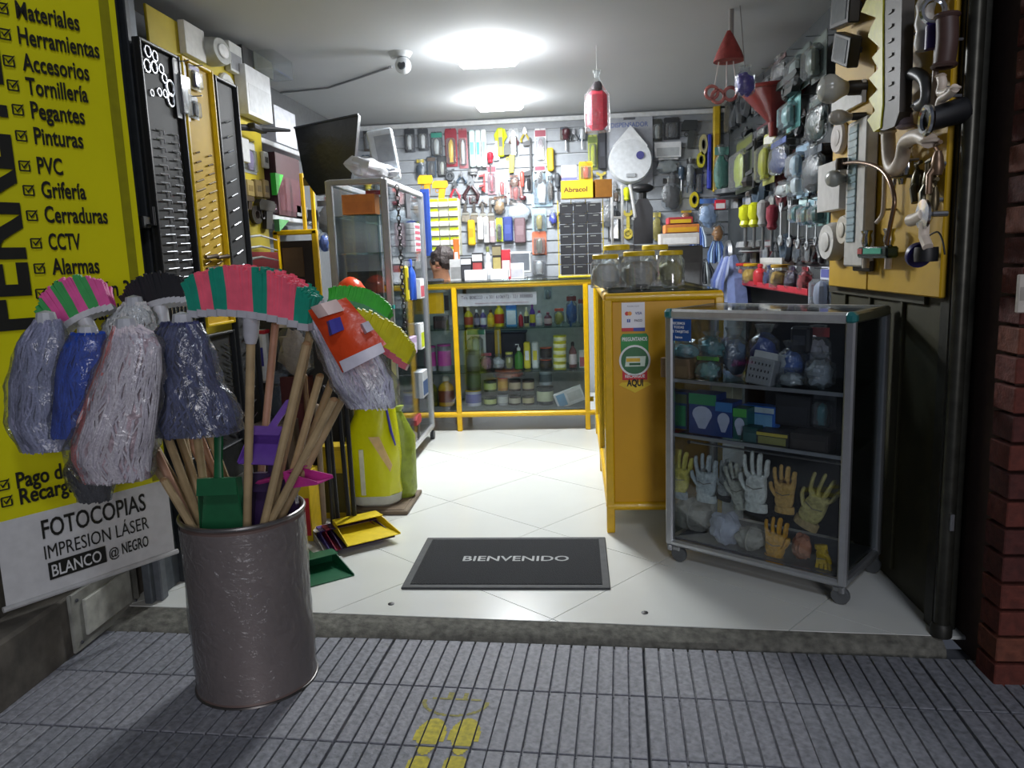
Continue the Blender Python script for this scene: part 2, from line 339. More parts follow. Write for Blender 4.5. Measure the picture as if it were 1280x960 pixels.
# ================================================================ SETTING
# sidewalk of ribbed pavers
sw=MB().box((0,.6,-.075),(7,3.3,.05)).build('sidewalk',mat('5b5d62',.85,0,.2)); sw['kind']='structure'
TW,TD,NR=.392,.268,9
pm=MB()
for i in range(NR):
    g=.0042; x=(i+.5)*TW/NR-TW/2; pm.box((x,0,-.010),(TW/NR-.0052,TD-.006,.016),r=.0014)
pm.box((0,0,-.018),(TW-.004,TD-.004,.012))
pav=[mat(h,.62,0,.35,.35,scale=60) for h in ('85868d','8b8c92','7e8087')]
proto=pm.build('paving_tile',pav[0],sw); protos=[proto.data]
for q in pav[1:]:
    d=proto.data.copy(); d.materials[0]=q; protos.append(d)
Y0=0.0; first=True; PR=math.radians(-3.3); PO=Vector((-.21,2.235))
ZS=-.03
for j in range(-2,7):
    for i in range(-7,8):
        if j<0 and i<4: continue
        a_=(i+.5)*TW+(.0015 if i%2 else -.0015)-.0; b_=-(j+.5)*TD; x=PO.x+a_*math.cos(PR)-b_*math.sin(PR); y=PO.y+a_*math.sin(PR)+b_*math.cos(PR)
        o=proto if first else proto.copy()
        if not first: COL.objects.link(o); o.data=protos[random.randrange(3)]
        first=False; o.location=(x,y,ZS+random.uniform(-.0006,.0006)); o.rotation_euler=(0,0,PR)
# concrete kerb strip
kb=MB()
n=60; prof=[(1.0,-.002),(.6,-.008),(.1,-.022),(.0,-.032),(-.02,-.06),(1.2,-.06)]
vs=[];fs=[]
for i in range(n+1):
    x=-2.6+3.66*i/n
    for k,(y,z) in enumerate(prof):
        yi=2.371-(x+.94)*.068; yo=2.262-(x+.85)*.037; y=yo+(yi-yo)*y; jy=(noise.noise(Vector((x*9,k,0)))*.008) if k in(2,3,4) else 0
        vs.append((x,y+jy,z+noise.noise(Vector((x*6,y*9,4)))*.0015))
P_=len(prof)
for i in range(n):
    for k in range(P_): k2=(k+1)%P_; fs.append((i*P_+k,(i+1)*P_+k,(i+1)*P_+k2,i*P_+k2))
kb.add(vs,fs); struct('trim_1',kb,mat('6c6b63',.9,0,.45,.5,scale=40))
# white porcelain floor tiles laid on the diagonal
fl=MB().box((-.3,4.55,-.03),(3.6,4.16,.04)).build('floor',mat('9a9a94',.8)); fl['kind']='structure'
ft=mat('d9dbd6',.22,0,.03,scale=3); TS=.6; A=math.radians(50)
ca,sa=math.cos(A),math.sin(A); base=Vector((-.1,2.33))
k=0
for i in range(-8,9):
    for j in range(-8,9):
        c=base+Vector((ca,sa))*(i+.5)*TS+Vector((-sa,ca))*(j+.5)*TS
        if not(-2.5<c.x<1.8 and 1.7<c.y<7.1): continue
        h_=(TS-.003)/2
        poly=[Vector((c.x+u*ca-v*sa,c.y+u*sa+v*ca)) for u,v in((-h_,-h_),(h_,-h_),(h_,h_),(-h_,h_))]
        for no,dd in (((.068,1),2.3715+.068*-.94),((0,-1),-6.55),((1,0),-2.0),((-1,0),-1.3)):
            q=[]
            for i_ in range(len(poly)):
                A_,B_=poly[i_],poly[(i_+1)%len(poly)]; fa=A_.x*no[0]+A_.y*no[1]-dd; fb=B_.x*no[0]+B_.y*no[1]-dd
                if fa>=0: q.append(A_)
                if fa*fb<0: q.append(A_.lerp(B_,fa/(fa-fb)))
            poly=q
            if len(poly)<3: break
        if len(poly)<3: continue
        n_=len(poly); g=MB().add([(p.x,p.y,-.01) for p in poly]+[(p.x,p.y,0) for p in poly],[tuple(range(n_))[::-1],tuple(range(n_,2*n_))]+[(i_,(i_+1)%n_,(i_+1)%n_+n_,i_+n_) for i_ in range(n_)])
        g.build('floor_tile',ft,fl,smooth=0)
# walls and ceiling
WY=6.55; CZ=2.3
struct('ceiling',MB().box((-.3,4.5,CZ+.05),(3.6,4.5,.1)),mat('b9bcbf',.85,0,.03,scale=2))
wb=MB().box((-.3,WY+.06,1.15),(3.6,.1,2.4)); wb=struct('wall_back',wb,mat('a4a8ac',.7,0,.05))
for z in [1.0+.1*i for i in range(13)]:
    MB().box((-.3,WY+.004,z+.045),(3.5,.016,.088),r=.003).build('slat_panel',mat('8f949a',.5,0,.08),wb)
MB().box((-.3,WY-.02,2.27),(3.5,.03,.035),r=.003).build('top_rail',mat('cdd0d2',.4),wb)
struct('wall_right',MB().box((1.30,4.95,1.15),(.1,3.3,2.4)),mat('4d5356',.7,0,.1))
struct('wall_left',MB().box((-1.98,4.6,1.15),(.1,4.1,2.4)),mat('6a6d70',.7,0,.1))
struct('wall_front',MB().box((-.4,2.3,2.75),(5.4,.12,.8)),mat('3a3836',.9))
lw=struct('wall_front_left',MB().box((-2.22,2.5,1.1),(.9,.4,2.4)),mat('3c3a36',.9,0,.3,.4))
# left return wall under the banner, red brown brick end
# ceiling lamps
def ceiling_lamp(loc,s,label,power):
    t=thing('ceiling_lamp',label,'lamp',loc,0,None)
    MB().box((0,0,-.006),(s*.8,s*.8,.012),r=.003).build('lamp_frame',WHITE,t)
    MB().box((0,0,-.037),(s*1.12,s*1.12,.05),r=.02).build('diffuser',mat('ffffff',.5,emit=22,noise_=0),t)
    l=area_light('lamp_light',(loc[0],loc[1],loc[2]-.066),s*.9,power*.62,(.93,.97,1.0))
    pl=bpy.data.lights.new('lamp_glow','POINT'); pl.energy=power*.17; pl.shadow_soft_size=.09; pl.color=(.93,.97,1.0); po=bpy.data.objects.new('lamp_glow',pl); COL.objects.link(po); po.location=(loc[0],loc[1],loc[2]-.20)
ceiling_lamp((-.47,4.45,CZ),.30,'square white LED ceiling lamp nearest the street, the larger bright one',62)
ceiling_lamp((-.53,5.75,CZ),.30,'square white LED ceiling lamp deeper in the shop, smaller bright one',56)
# brick pillar right
bp=MB().box((1.43,2.30,1.2),(.60,.46,2.5)).build('wall_right_brick_pillar',mat('4a3a34',.95)); bp['kind']='structure'; bp.name='wall_front_right'
bf=[mat(h,.85,0,.3,.6,scale=45) for h in('52241e','5c291f','4a201b','6a3a2a')]
bmf=MB().box((0,0,0),(.232,.10,.066),r=.003).build('brick',bf[0],bp); BD=[bmf.data]
for q in bf[1:]:
    d=bmf.data.copy(); d.materials[0]=q; BD.append(d)
hb=MB().box((0,0,0),(.112,.10,.066),r=.003).build('brick',bf[1],bp); HB=[hb.data]
for q in bf[2:]:
    d=hb.data.copy(); d.materials[0]=q; HB.append(d)
bmf.location=(1.23,2.09,.0); used=False
for r_ in range(34):
    z=-.01+r_*.076
    if z>2.35: break
    xs=[(1.108+.116,0),(1.108+.116+.242,0),(1.108+.116+.484,0)] if r_%2 else [(1.108+.056,1),(1.108+.056+.178+.006,0),(1.108+.056+.426,0)]
    for x,kk in xs:
        o=(hb.copy() if kk else bmf.copy()); o.data=random.choice(HB if kk else BD); COL.objects.link(o)
        o.location=(x+random.uniform(-.0015,.0015),2.075+random.uniform(-.002,.002),z)
bpy.data.objects.remove(bmf); bpy.data.objects.remove(hb)
o=put(frame((1.2,2.02,0),0),'bar','switch_plate',(1271,343,1283,391),'b9b2a8 9a938a','small pale plate mounted on the red brick pillar','plate',d=.012)
# door leaf right with ribs, and pipe post
dr=MB(); dr.box((1.085,2.86,1.14),(.03,1.0,2.28),r=.004)
dr=struct('door_1',dr,mat('38361f',.6,.2,.25,scale=8))
for y in(2.62,2.9,3.16): MB().box((1.066,y,1.1),(.014,.02,2.1),r=.003).build('door_rib',mat('38361f',.6,.2,.2),dr)
MB().box((1.066,2.9,.985),(.016,.9,.03),r=.003).build('door_rail',mat('3c3a2a',.6,.2,.2),dr)
t=thing('gate_post','dark metal post and pipe between the brick pillar and the yellow plumbing board','post',(1.085,2.27,0))
MB().box((.0,.03,1.14),(.07,.06,2.28),r=.004).build('post_body',mat('33332c',.5,.4,.3),t)
MB().tube([(-.022,-.03,.0),(-.022,-.03,2.28)],.022,14).build('guide_pipe',mat('3a3a34',.35,.6,.3),t)
MB().lathe([(.03,0),(.03,.03),(.024,.04)],14,c=(-.022,-.03,0)).build('pipe_foot',mat('2a2a26',.5,.4),t)
MB().box((-.022,-.056,.36),(.012,.012,.05),r=.002).build('latch_pin',STEEL,t)
# door leaf left (grey)
dl=struct('door_2',MB().box((-1.52,2.575,1.1),(.03,.30,2.2),r=.004),mat('5a6066',.55,.3,.2))
MB().box((-1.495,2.47,1.1),(.03,.04,2.2),r=.004).build('door_frame',mat('6d7278',.5,.3,.2),dl)
MB().box((-1.495,2.63,1.1),(.03,.03,2.2),r=.004).build('door_frame',mat('33373b',.5,.3,.2),dl)
t=MB(); t.box((0,0,0),(.05,.05,.04),r=.004); t.tube([(.02,0,-.01),(.05,0,-.01),(.05,0,.05)],.006,8); o=t.build('door_bolt',BLACK,dl,(-1.475,2.56,1.32))
# low wall under banner
lb=struct('wall_left_outer',MB().box((-1.80,2.1,.9),(.14,1.0,2.0)),mat('4b473f',.9,0,.4,.4))
lb2=MB().box((-1.80,1.45,1.1),(.16,.30,2.3)); lb2=struct('wall_left_pillar',lb2,mat('43251d',.9,0,.3,.5)); 
lb.name='wall_left_2'; lb2.name='wall_left_3'
t=thing('utility_cover','dirty white utility cover on the low wall beneath the hanging banner','cover',(-1.597,2.30,-.028),PI/2)
plb=MB().box((-1.66,2.05,.06),(.12,1.1,.20),r=.01); struct('trim_2',plb,mat('57524a',.9,0,.45,.5,scale=14))
MB().box((0,-.006,.10),(.36,.012,.19),r=.003).build('cover_plate',mat('8a8a82',.7,0,.5,scale=12),t)
MB().box((0,-.016,.10),(.25,.012,.12),r=.003).build('raised_panel',mat('a5a59c',.7,0,.4,scale=18),t)
for x,z in((-.15,.03),(.15,.03),(-.15,.17),(.15,.17)): MB().blob((x,-.014,z),(.006,.005,.006),n=8,rings=4).build('screw',DGREY,t)
# ================================================================ BANNER
BR=math.atan2(.846,.53); bnF=frame((-1.40,2.42,0),BR)
BN=thing('advertising_banner','yellow and white hanging vinyl banner with black service list left of the shop','banner',(-1.40,2.42,0),BR)
def sheet(z0,z1,u0,u1,y,amp=.006,nu=10,nz=24):
    vs=[];fs=[]
    for i in range(nz+1):
        for j in range(nu+1):
            u=u0+(u1-u0)*j/nu; z=z0+(z1-z0)*i/nz
            vs.append((u,y+amp*noise.noise(Vector((u*3,z*1.5,1))),z))
    for i in range(nz):
        for j in range(nu): a=i*(nu+1)+j; fs.append((a,a+1,a+nu+2,a+nu+1))
    b=len(vs); vs+= [(x,y_+.0025,z) for x,y_,z in vs]; fs+=[tuple(b+i for i in f[::-1]) for f in fs]
    return MB().add(vs,fs)
sheet(.455,2.28,-.52,0,0).build('yellow_field',mat('d9d400',.45,0,.05,scale=4),BN)
sheet(.195,.455,-.52,0,0,nz=6).build('white_field',mat('cfcfcf',.5,0,.08),BN)
MB().tube([(-.53,.0,.195),(.01,.0,.195)],.009,8).build('bottom_bar',mat('bcbcbc',.5),BN)
INK=mat('15150f',.6); yk=-.009
def bnpt(px,py): 
    p=at(px,py,P=bnF[0],N=bnF[1]); return (p-bnF[0]).dot(Vector((math.cos(BR),math.sin(BR),0))),p.z
for s,a,b in (('Materiales',(19,23),(99,46)),('Herramientas',(22,55),(124,81)),('Accesorios',(27,88),(111,107)),('Tornillería',(32,118),(110,137)),('Pegantes',(38,148),(106,165)),('Pinturas',(42,180),(104,194)),('PVC',(46,217),(78,222)),('Grifería',(51,247),(107,254)),('Cerraduras',(55,278),(134,284)),('CCTV',(60,312),(100,312)),('Alarmas',(64,343),(123,340)),('Impresión 3D',(66,374),(175,362)),('Pago de servicios',(20,610),(160,582)),('Recargas y giros',(24,630),(160,600)),('Fax y papelería',(68,404),(175,392))):
    u0,z=bnpt(*a); u1,_=bnpt(*b); 
    lettering(s,INK,BN,u0,u1,z,.046,yk,bold=.022)
    c=MB(); q=.026; uc=u0-.034; zc=z+.018
    for (x,zz,w_,h_) in((0,.013,q,.004),(0,-.013,q,.004),(-.013,0,.004,q),(.013,-.004,.004,q*.7)): c.box((uc+x,yk,zc+zz),(w_,.0008,h_))
    c.prism([(uc-.008,zc+.003),(uc-.002,zc-.008),(uc+.016,zc+.014),(uc+.016,zc+.018),(uc-.002,zc-.001),(uc-.006,zc+.006)],yk-.0006,yk)
    c.build('tick_box',INK,BN,smooth=0)
for s,a,b,h in (('FOTOCOPIAS',(52,673),(180,628),.056),('IMPRESION LÁSER',(55,699),(184,654),.042)):
    u0,z=bnpt(*a); u1,_=bnpt(*b); lettering(s,INK,BN,u0,u1,z,h,yk,bold=.014 if s[0]=='F' else 0)
MB().box((-.315,yk+.001,.268),(.17,.001,.054)).build('black_strip',INK,BN)
lettering('BLANCO',mat('d8d8d8',.6),BN,-.392,-.245,.25,.036,yk-.001,bold=.012)
lettering('@',INK,BN,-.222,-.19,.25,.03,yk-.001,bold=.01); lettering('NEGRO',INK,BN,-.18,-.092,.25,.036,yk-.001,bold=.012)
MB().box((-.2,yk+.002,.88),(.32,.001,.05)).build('white_strip',mat('d8d8d8',.5),BN); lettering('POSTALES',mat('28386a',.5),BN,-.33,-.08,.865,.03,yk)
Mv=Matrix.Translation((-.352,0,1.0))@Matrix.Rotation(-PI/2,4,'Y')
lettering('FERRETERÍA',INK,BN,0,1.10,0,.15,yk,M=Mv,bold=.03,name='large_lettering')
MB().box((-.035,.001,1.38),(.03,.004,1.84)).build('edge_pole',mat('8d8a00',.5),BN)
# ================================================================ FLOOR THINGS
t=thing('door_mat','black rubber-edged doormat reading BIENVENIDO on the white tiles','mat',(-.275,2.80,0),math.radians(0))
MB().box((0,0,.004),(.745,.50,.008),r=.003).build('rubber_border',mat('3a3c3e',.7,0,.2),t)
g=MB(); g.box((0,0,.0085),(.69,.445,.003),r=.001)
for i in range(60): g.box((-.34+i*.0115,0,.0102),(.005,.44,.0012))
g.build('carpet_pile',mat('26282b',.95,0,.4,.5,scale=200),t)
lettering('BIENVENIDO',mat('b0b2b2',.8,0,.2),t,-.185,.225,0,.048,0,M=Matrix.Translation((0,-.012,.0112))@Matrix.Rotation(-PI/2,4,'X'),bold=.015)
for (px,py,lb_) in((489,755,'small black floor bolt hole plug left of the doormat corner'),(806,766,'small black floor bolt hole plug to the right before the display case')):
    p=at(px,py,z=0); o=MB().lathe([(.011,0),(.011,.002),(.006,.004),(0,.004)],12).build('floor_plug',BLACK,None,p); tag(o,lb_,'plug')
# painted distancing sign on pavement: cells that skip the grooves
def painted(test,x0,x1,y0,y1,step=.004):   # grid lies in the paving's own turned frame
    g=MB(); nx=int((x1-x0)/step); ny=int((y1-y0)/step); RW=TW/NR
    for i in range(nx):
        x=x0+i*step; f=(x/RW)%1
        if f<.07 or f>.93: continue
        j=0
        while j<ny:
            y=y0+j*step
            ok=lambda yy: test(x+step/2,yy+step/2) and .025<((-yy)/TD)%1<.975
            if ok(y):
                k=j
                while k<ny and ok(y0+k*step): k+=1
                g.add([(x,y,0),(x+step,y,0),(x+step,y0+k*step,0),(x,y0+k*step,0)],[(0,1,2,3)]); j=k
            else: j+=1
    return g
PY=mat('c2b41c',.7,0,.35,scale=70); ZP=ZS-.0008
t=thing('pavement_sign','faded yellow painted footprints and smiling face on the grey paving','sign',(PO.x,PO.y,ZP),PR)
def pvl(p): q=p-Vector((PO.x,PO.y,0)); return Vector((q.x*math.cos(PR)+q.y*math.sin(PR),-q.x*math.sin(PR)+q.y*math.cos(PR),0))
A1=None
A1=pvl(at(570,877,z=ZP))
g=painted(lambda x,y:(lambda r:(.92<r<1.05 and y<A1.y+.005) or (r<.8 and abs(y-A1.y-.012)<.005) or (r<.9 and abs(abs(x-A1.x)-.022)<.008 and abs(y-A1.y-.03)<.012))(math.hypot((x-A1.x)/.088,(y-A1.y)/.065)),A1.x-.1,A1.x+.1,A1.y-.08,A1.y+.08); g.build('smiling_face',mat('98913f',.7,0,.5,scale=90),t,smooth=0)
for (px,py,s) in((537,920,1),(580,920,-1)):
    c=pvl(at(px,py,z=ZP))
    def foot(x,y,c=c,s=s):
        u=(x-c.x); v=(y-c.y)
        if (u/ (.040-.012*(v<-.02)))**2+((v)/.075)**2<1: return True
        return (u/.03)**2+((v+.115)/.04)**2<1 and v<-.078
    painted(foot,c.x-.06,c.x+.06,c.y-.18,c.y+.09).build('footprint',PY,t,smooth=0)
# ================================================================ DRUM WITH BROOMS AND MOPS
DC=Vector((-.955,2.02,-.04)); DR=.166; DH=.52
t=thing('metal_drum','grey brown steel drum wrapped in clear film holding brooms and mops','drum',DC)
MB().lathe([(DR*.97,0),(DR*1.02,.004),(DR*1.02,.014),(DR,.02),(DR,DH-.015),(DR*1.03,DH-.008),(DR*1.03,DH),(DR*.98,DH),(DR*.975,.012),(0,.012)],48).build('drum_shell',mat('73605a',.45,.25,.12,scale=6),t)
MB().torus((0,0,DH-.004),DR*1.01,.006,48,8,axis='z').build('top_rim',mat('8a8785',.3,.8),t); MB().torus((0,0,.008),DR*1.01,.006,48,8,axis='z').build('bottom_rim',mat('5a5755',.35,.7),t)
g=MB(); n=64; vs=[];fs=[]
for i in range(22):
    for k in range(n):
        a=2*PI*k/n; q=DR*1.012+.004*noise.noise(Vector((math.cos(a)*3+i*.35,math.sin(a)*3,i*.3)))+.002
        vs.append((q*math.cos(a),q*math.sin(a),.02+i*(DH-.04)/21))
for i in range(21):
    for k in range(n): k2=(k+1)%n; fs.append((i*n+k,i*n+k2,(i+1)*n+k2,(i+1)*n+k))
g.add(vs,fs).build('plastic_wrap',WRAP,t)
def inb(a,rr): return DC+Vector((math.cos(a)*rr,math.sin(a)*rr,.03))
def rimfit(top,px,py,y=2.0):   # foot inside the drum so that the stick passes near the given rim point
    e=at(px,py,y=y); zr=DC.z+DH-.01; d=e-top; c=top+d*((zr-top.z)/d.z)
    v=c-DC; v.z=0
    if v.length>DR-.022: v=v.normalized()*(DR-.022)
    c=Vector((DC.x+v.x,DC.y+v.y,zr)); d=(c-top)/(top.z-zr); f=c.copy()
    for _ in range(40):
        q=f+d*.012; r=math.hypot(q.x-DC.x,q.y-DC.y)
        if q.z<DC.z+.03 or r>DR-.018: break
        f=q
    return f
def stick(parent,a,b,r,mt,name='handle'):
    return MB().tube([b-parent.location,a-parent.location],r,10).build(name,mt,parent)
def axes_thing(name,label,cat,foot,top,xdir,group=None):
    z=(top-foot).normalized(); x=(xdir-z*xdir.dot(z)).normalized(); y=z.cross(x)
    o=thing(name,label,cat,foot,0,group); M=Matrix((x,y,z)).transposed(); o.rotation_euler=M.to_euler(); return o,(top-foot).length
def broom(label,foot,top,xdir,Ln,bh,cols,base,wd=.045,flare=.35,hr=.0115,hm=WOOD,group='brooms standing upside down in the drum'):
    t,L=axes_thing('broom',label,'broom',foot,top,xdir,group)
    MB().lathe([(hr,0),(hr,L-.05)],12).build('handle',hm,t)
    MB().lathe([(hr*1.2,L-.07),(hr*1.7,L-.05),(hr*1.9,L+.004)],12).build('socket',base,t)
    g=MB(); n=12
    for i in range(n):
        u=(i+.5)/n*2-1; g.box((u*Ln*.42,0,L+.008-.018*u*u),(Ln*.84/n*1.06,wd,.018))
    g.build('head_block',base,t)
    ns=len(cols)
    for s,cn in enumerate(cols):
        g=MB(); m=max(7,int(Ln/ns/.0055))
        for i in range(m):
            u=((s+(i+.5)/m)/ns)*2-1
            for j in range(4):
                v=(j/3-.5)*wd*.8; zb=L+.012-.018*u*u; ln=bh*(1-.10*u*u)*random.uniform(.94,1.05)
                dx=u*flare*ln+random.uniform(-.003,.003); dy=v*.8+random.uniform(-.003,.003)
                bx=u*Ln*.41
                g.tube([(bx,v,zb),(bx+dx*.5,v+dy*.4,zb+ln*.55),(bx+dx,v+dy,zb+ln*(1-.25*abs(u)**3))],[.0040,.0068,.0060],5)
        o=g.build('bristles',mat(cn,.6,0,.12),t); o['label']={'e8':'pink bristles','ff':'pink bristles','0f':'green bristles','1f':'green bristles','12':'green bristles'}.get(cn[:2],'plastic bristles')
    return t
PNK='f4647c';GRN='17937a'
tp=at(314,396,y=1.93); X1=(at(400,398,y=1.93)-at(230,385,y=1.97)).normalized()
broom('large broom with pink and green striped bristles, tallest over the drum',rimfit(tp,309,658,1.95),tp,X1,.40,.115,[GRN,PNK,GRN,PNK,PNK,GRN,PNK,PNK,GRN],mat('b4b4ba',.4),flare=.14)
tp=at(106,400,y=2.10); broom('broom with alternating bright green and pink bristles beside the yellow banner',rimfit(tp,225,660),tp,(at(150,376,y=2.12)-at(70,410,y=2.06)).normalized(),.21,.11,['2f9a4a','e0509a','2f9a4a','e0509a','2f9a4a','e0509a'],mat('c9c9cc',.4),flare=.12)
tp=at(200,384,y=2.2); broom('black bristled broom with white head block behind the mops',rimfit(tp,250,655),tp,(at(245,378,y=2.2)-at(170,388,y=2.2)).normalized(),.22,.085,['1c1d22']*5,mat('c4c6ca',.4),flare=.1)
tp=at(448,388,y=2.3); broom('bright green bristled broom behind the orange mop package',rimfit(tp,350,650),tp,(at(480,402,y=2.3)-at(420,372,y=2.3)).normalized(),.22,.05,['2fae2a']*5,mat('2f8a4a',.4),flare=.15)
tp=at(462,432,y=2.12); broom('yellow bristled broom tilted to the right of the drum',rimfit(tp,352,645),tp,(at(500,458,y=2.12)-at(420,402,y=2.12)).normalized(),.29,.075,['c9c516']*5,mat('b03048',.4),flare=.02,wd=.06)
def mop(label,top_px,rim_px,y,prof,scol,amp=.1,bag=BAG,hm=WOOD,strands=60,core=None):
    """prof: list of (px,py,width_px) down the hanging mop; all at depth y"""
    tp=at(*top_px,y=y); ft=rimfit(tp,*rim_px)
    t=thing('mop',label,'mop',ft,0,'bagged mops standing upside down in the drum')
    pts=[];rad=[]
    for px,py,w_ in prof:
        p=at(px,py,y=y); pts.append(p); rad.append(w_*.5*(p-O3).dot(FW)/F)
    stick(t,ft,tp+(tp-ft).normalized()*-.01,.0115,hm)
    MB().lathe([(.02,-.03),(.026,0),(.022,.02),(0,.026)],10,M=Matrix.Translation(tp-ft)).build('collar',mat('b9bcc2',.4),t)
    P0=[p-ft for p in pts]
    def ring(scale,name,mt,n,wr,seed):
        # resample
        m=22; vs=[];fs=[]
        for i in range(m+1):
            f=i/m*(len(P0)-1); k=min(int(f),len(P0)-2); f-=k; c=P0[k].lerp(P0[k+1],f); r=(rad[k]*(1-f)+rad[k+1]*f)*scale
            for q in range(n):
                a=2*PI*q/n; e=1+wr*noise.noise(Vector((math.cos(a)*2.5+seed,math.sin(a)*2.5,i*.35+seed)))+wr*.6*noise.noise(Vector((math.cos(a)*7+seed,math.sin(a)*7,i*.9)))
                vs.append((c.x+r*e*math.cos(a),c.y+r*.62*e*math.sin(a),c.z))
        for i in range(m):
            for q in range(n): q2=(q+1)%n; fs.append((i*n+q,(i+1)*n+q,(i+1)*n+q2,i*n+q2))
        fs.append(tuple(range(n))); fs.append(tuple(range(m*n,(m+1)*n))[::-1])
        return MB().add(vs,fs).build(name,mt,t,smooth=60)
    ring(.82,'yarn_core',mat(core or scol[0],.9,0,.4,.8,scale=60),20,.25,1.1)
    for ci,cn in enumerate(scol):
        g=MB()
        for s in range(int(strands*2.6)//len(scol)):
            a=random.uniform(0,2*PI) if len(scol)<3 or ci!=1 else random.uniform(2.4,4.0)
            ph=random.uniform(0,9); pp=[]
            for i in range(9):
                f=i/8*random.uniform(.97,1.0)*(len(P0)-1.001); k=min(int(f),len(P0)-2); f2=f-k; c=P0[k].lerp(P0[k+1],f2); r=(rad[k]*(1-f2)+rad[k+1]*f2)*.88
                aa=a+.16*math.sin(i*1.3+ph)+.08*math.sin(i*2.9+ph*2); pp.append((c.x+r*math.cos(aa),c.y+r*.62*math.sin(aa),c.z+.006*math.sin(i*2+ph)))
            g.tube(pp,random.uniform(.0022,.0042),4)
        g.build('yarn_strands',mat(cn,.9,0,.2,.3,scale=200),t)
    ring(1.03,'clear_bag',bag,36,.16,random.random()*9)
    return t
mop('bagged white mop head at the back, under the striped brooms',(168,380),(262,655),2.12,[(168,380,30),(165,398,62),(160,420,80),(160,440,70)],['d8d6d4'])
mop('bagged lavender grey mop, leftmost of the drum',(58,400),(237,655),1.93,[(60,402,35),(52,430,66),(46,480,74),(44,530,70),(58,562,62)],['a4a4c0','b4b6d0','8e90aa'],core='9698b0')
mop('bright blue mop squeezed between the lavender and the pink ones',(110,418),(243,655),1.88,[(110,418,45),(102,450,64),(98,500,66),(92,545,60)],['2450b8','1f48a8'],core='1f48a8')
mop('bagged dark grey mop hanging lowest, in front of the banner lettering',(150,500),(248,657),2.06,[(150,520,60),(125,560,70),(112,590,66),(118,625,40)],['4a4a50'],core='3a3a40')
mop('bagged white and pink mop in front, second from the left',(158,408),(250,655),1.80,[(160,410,38),(168,425,70),(160,470,92),(148,520,106),(138,565,114),(146,598,90)],['ded4d8','e08a86','cfc4cc'],core='cdb0b6',strands=90)
mop('bagged navy blue mop to the right of the white and pink one',(228,402),(262,661),1.92,[(225,405,50),(222,430,84),(228,470,90),(238,510,118),(240,540,126)],['3a3f62','2f3454','4c527a'],core='2a2f4c',strands=100)
# clear-bagged mop with orange label
mo=mop('bagged white mop with an orange printed package, right of the striped broom',(395,384),(337,650),1.95,[(395,384,40),(412,400,62),(436,440,74),(455,480,82),(466,508,62)],['e6e4ea','d4cfe0'],core='d8d2dc',strands=50)
g=MB(); c0=at(400,378,y=1.85);c1=at(432,372,y=1.85);c2=at(483,430,y=1.83);c3=at(428,466,y=1.83);c4=at(385,388,y=1.85)
L=mo.location
def bil(a,b,c,d,n=8):
    vs=[];fs=[]
    for i in range(n+1):
        for j in range(n+1):
            u=i/n;v=j/n; p=(a*(1-u)+b*u)*(1-v)+(d*(1-u)+c*u)*v
            p=p+Vector((0,-.02*math.sin(PI*u)+.006*noise.noise(Vector((u*4,v*4,2))),0)); vs.append(p-L)
    for i in range(n):
        for j in range(n): k=i*(n+1)+j; fs.append((k,k+1,k+n+2,k+n+1))
    b_=len(vs); vs+=[v+Vector((0,.002,0)) for v in vs]; fs+=[tuple(b_+q for q in f[::-1]) for f in fs]
    return vs,fs
g.add(*bil(c4,c1,c2,c3)); g.build('orange_print',mat('d8481c',.3,0,.1,.5,scale=14),mo)
g=MB(); a=at(424,452,y=1.815);b=at(476,428,y=1.815);c=at(481,440,y=1.815);d=at(430,466,y=1.815); g.add(*bil(a,b,c,d,4)); g.build('white_strip',mat('d9d6e2',.4),mo)
g=MB(); a=at(408,402,y=1.815);b=at(425,396,y=1.815);c=at(430,412,y=1.815);d=at(412,420,y=1.815); g.add(*bil(a,b,c,d,3)); g.build('blue_emblem',mat('4a4aa8',.4),mo)
g=MB(); a=at(450,406,y=1.815);b=at(460,401,y=1.815);c=at(467,412,y=1.815);d=at(456,418,y=1.815); g.add(*bil(a,b,c,d,2)); g.build('barcode_print',mat('d9d6e2',.4),mo)
g=MB(); a=at(388,384,y=1.82);b=at(420,374,y=1.82);c=at(430,388,y=1.82);d=at(398,398,y=1.82); g.add(*bil(a,b,c,d,4)); g.build('white_print',mat('e2c8c0',.4),mo)
# loose handles
hs=[((344,405),(322,640),2.12,'pale wooden stick left of centre, upper end behind the pink broom'),((383,430),(337,650),1.9,'long wooden stick crossing in front of the purple dustpan'),((400,470),(352,640),2.03,'wooden stick leaning right, ending beneath the orange package'),((417,500),(350,640),1.92,'rightmost wooden stick leaning out of the drum'),((196,565),(231,640),1.95,'thin wooden stick left under the pink mop'),((205,600),(228,655),1.9,'short wooden stick leaning furthest left out of the drum'),((237,549),(259,596),2.12,'smooth pinkish wooden stick behind the green dustpan'),((250,545),(267,592),2.14,'second smooth pinkish stick behind the green dustpan'),((262,545),(280,592),2.1,'brown wooden stick just left of the broom handle')]
for a,b,y,l in hs:
    tp=at(*a,y=y); ft=rimfit(tp,*b,y); t=thing('wooden_stick',l,'stick',ft,0,'wooden sticks standing in the drum')
    stick(t,ft,tp,.011,WOOD if 'pink' not in l else mat('b58a70',.5)); MB().blob(tuple(tp-ft),(.0115,.0115,.008),n=10,rings=5).build('rounded_end',mat('93734f',.6),t)
tp=at(186,520,y=2.1); ft=rimfit(tp,262,650); 
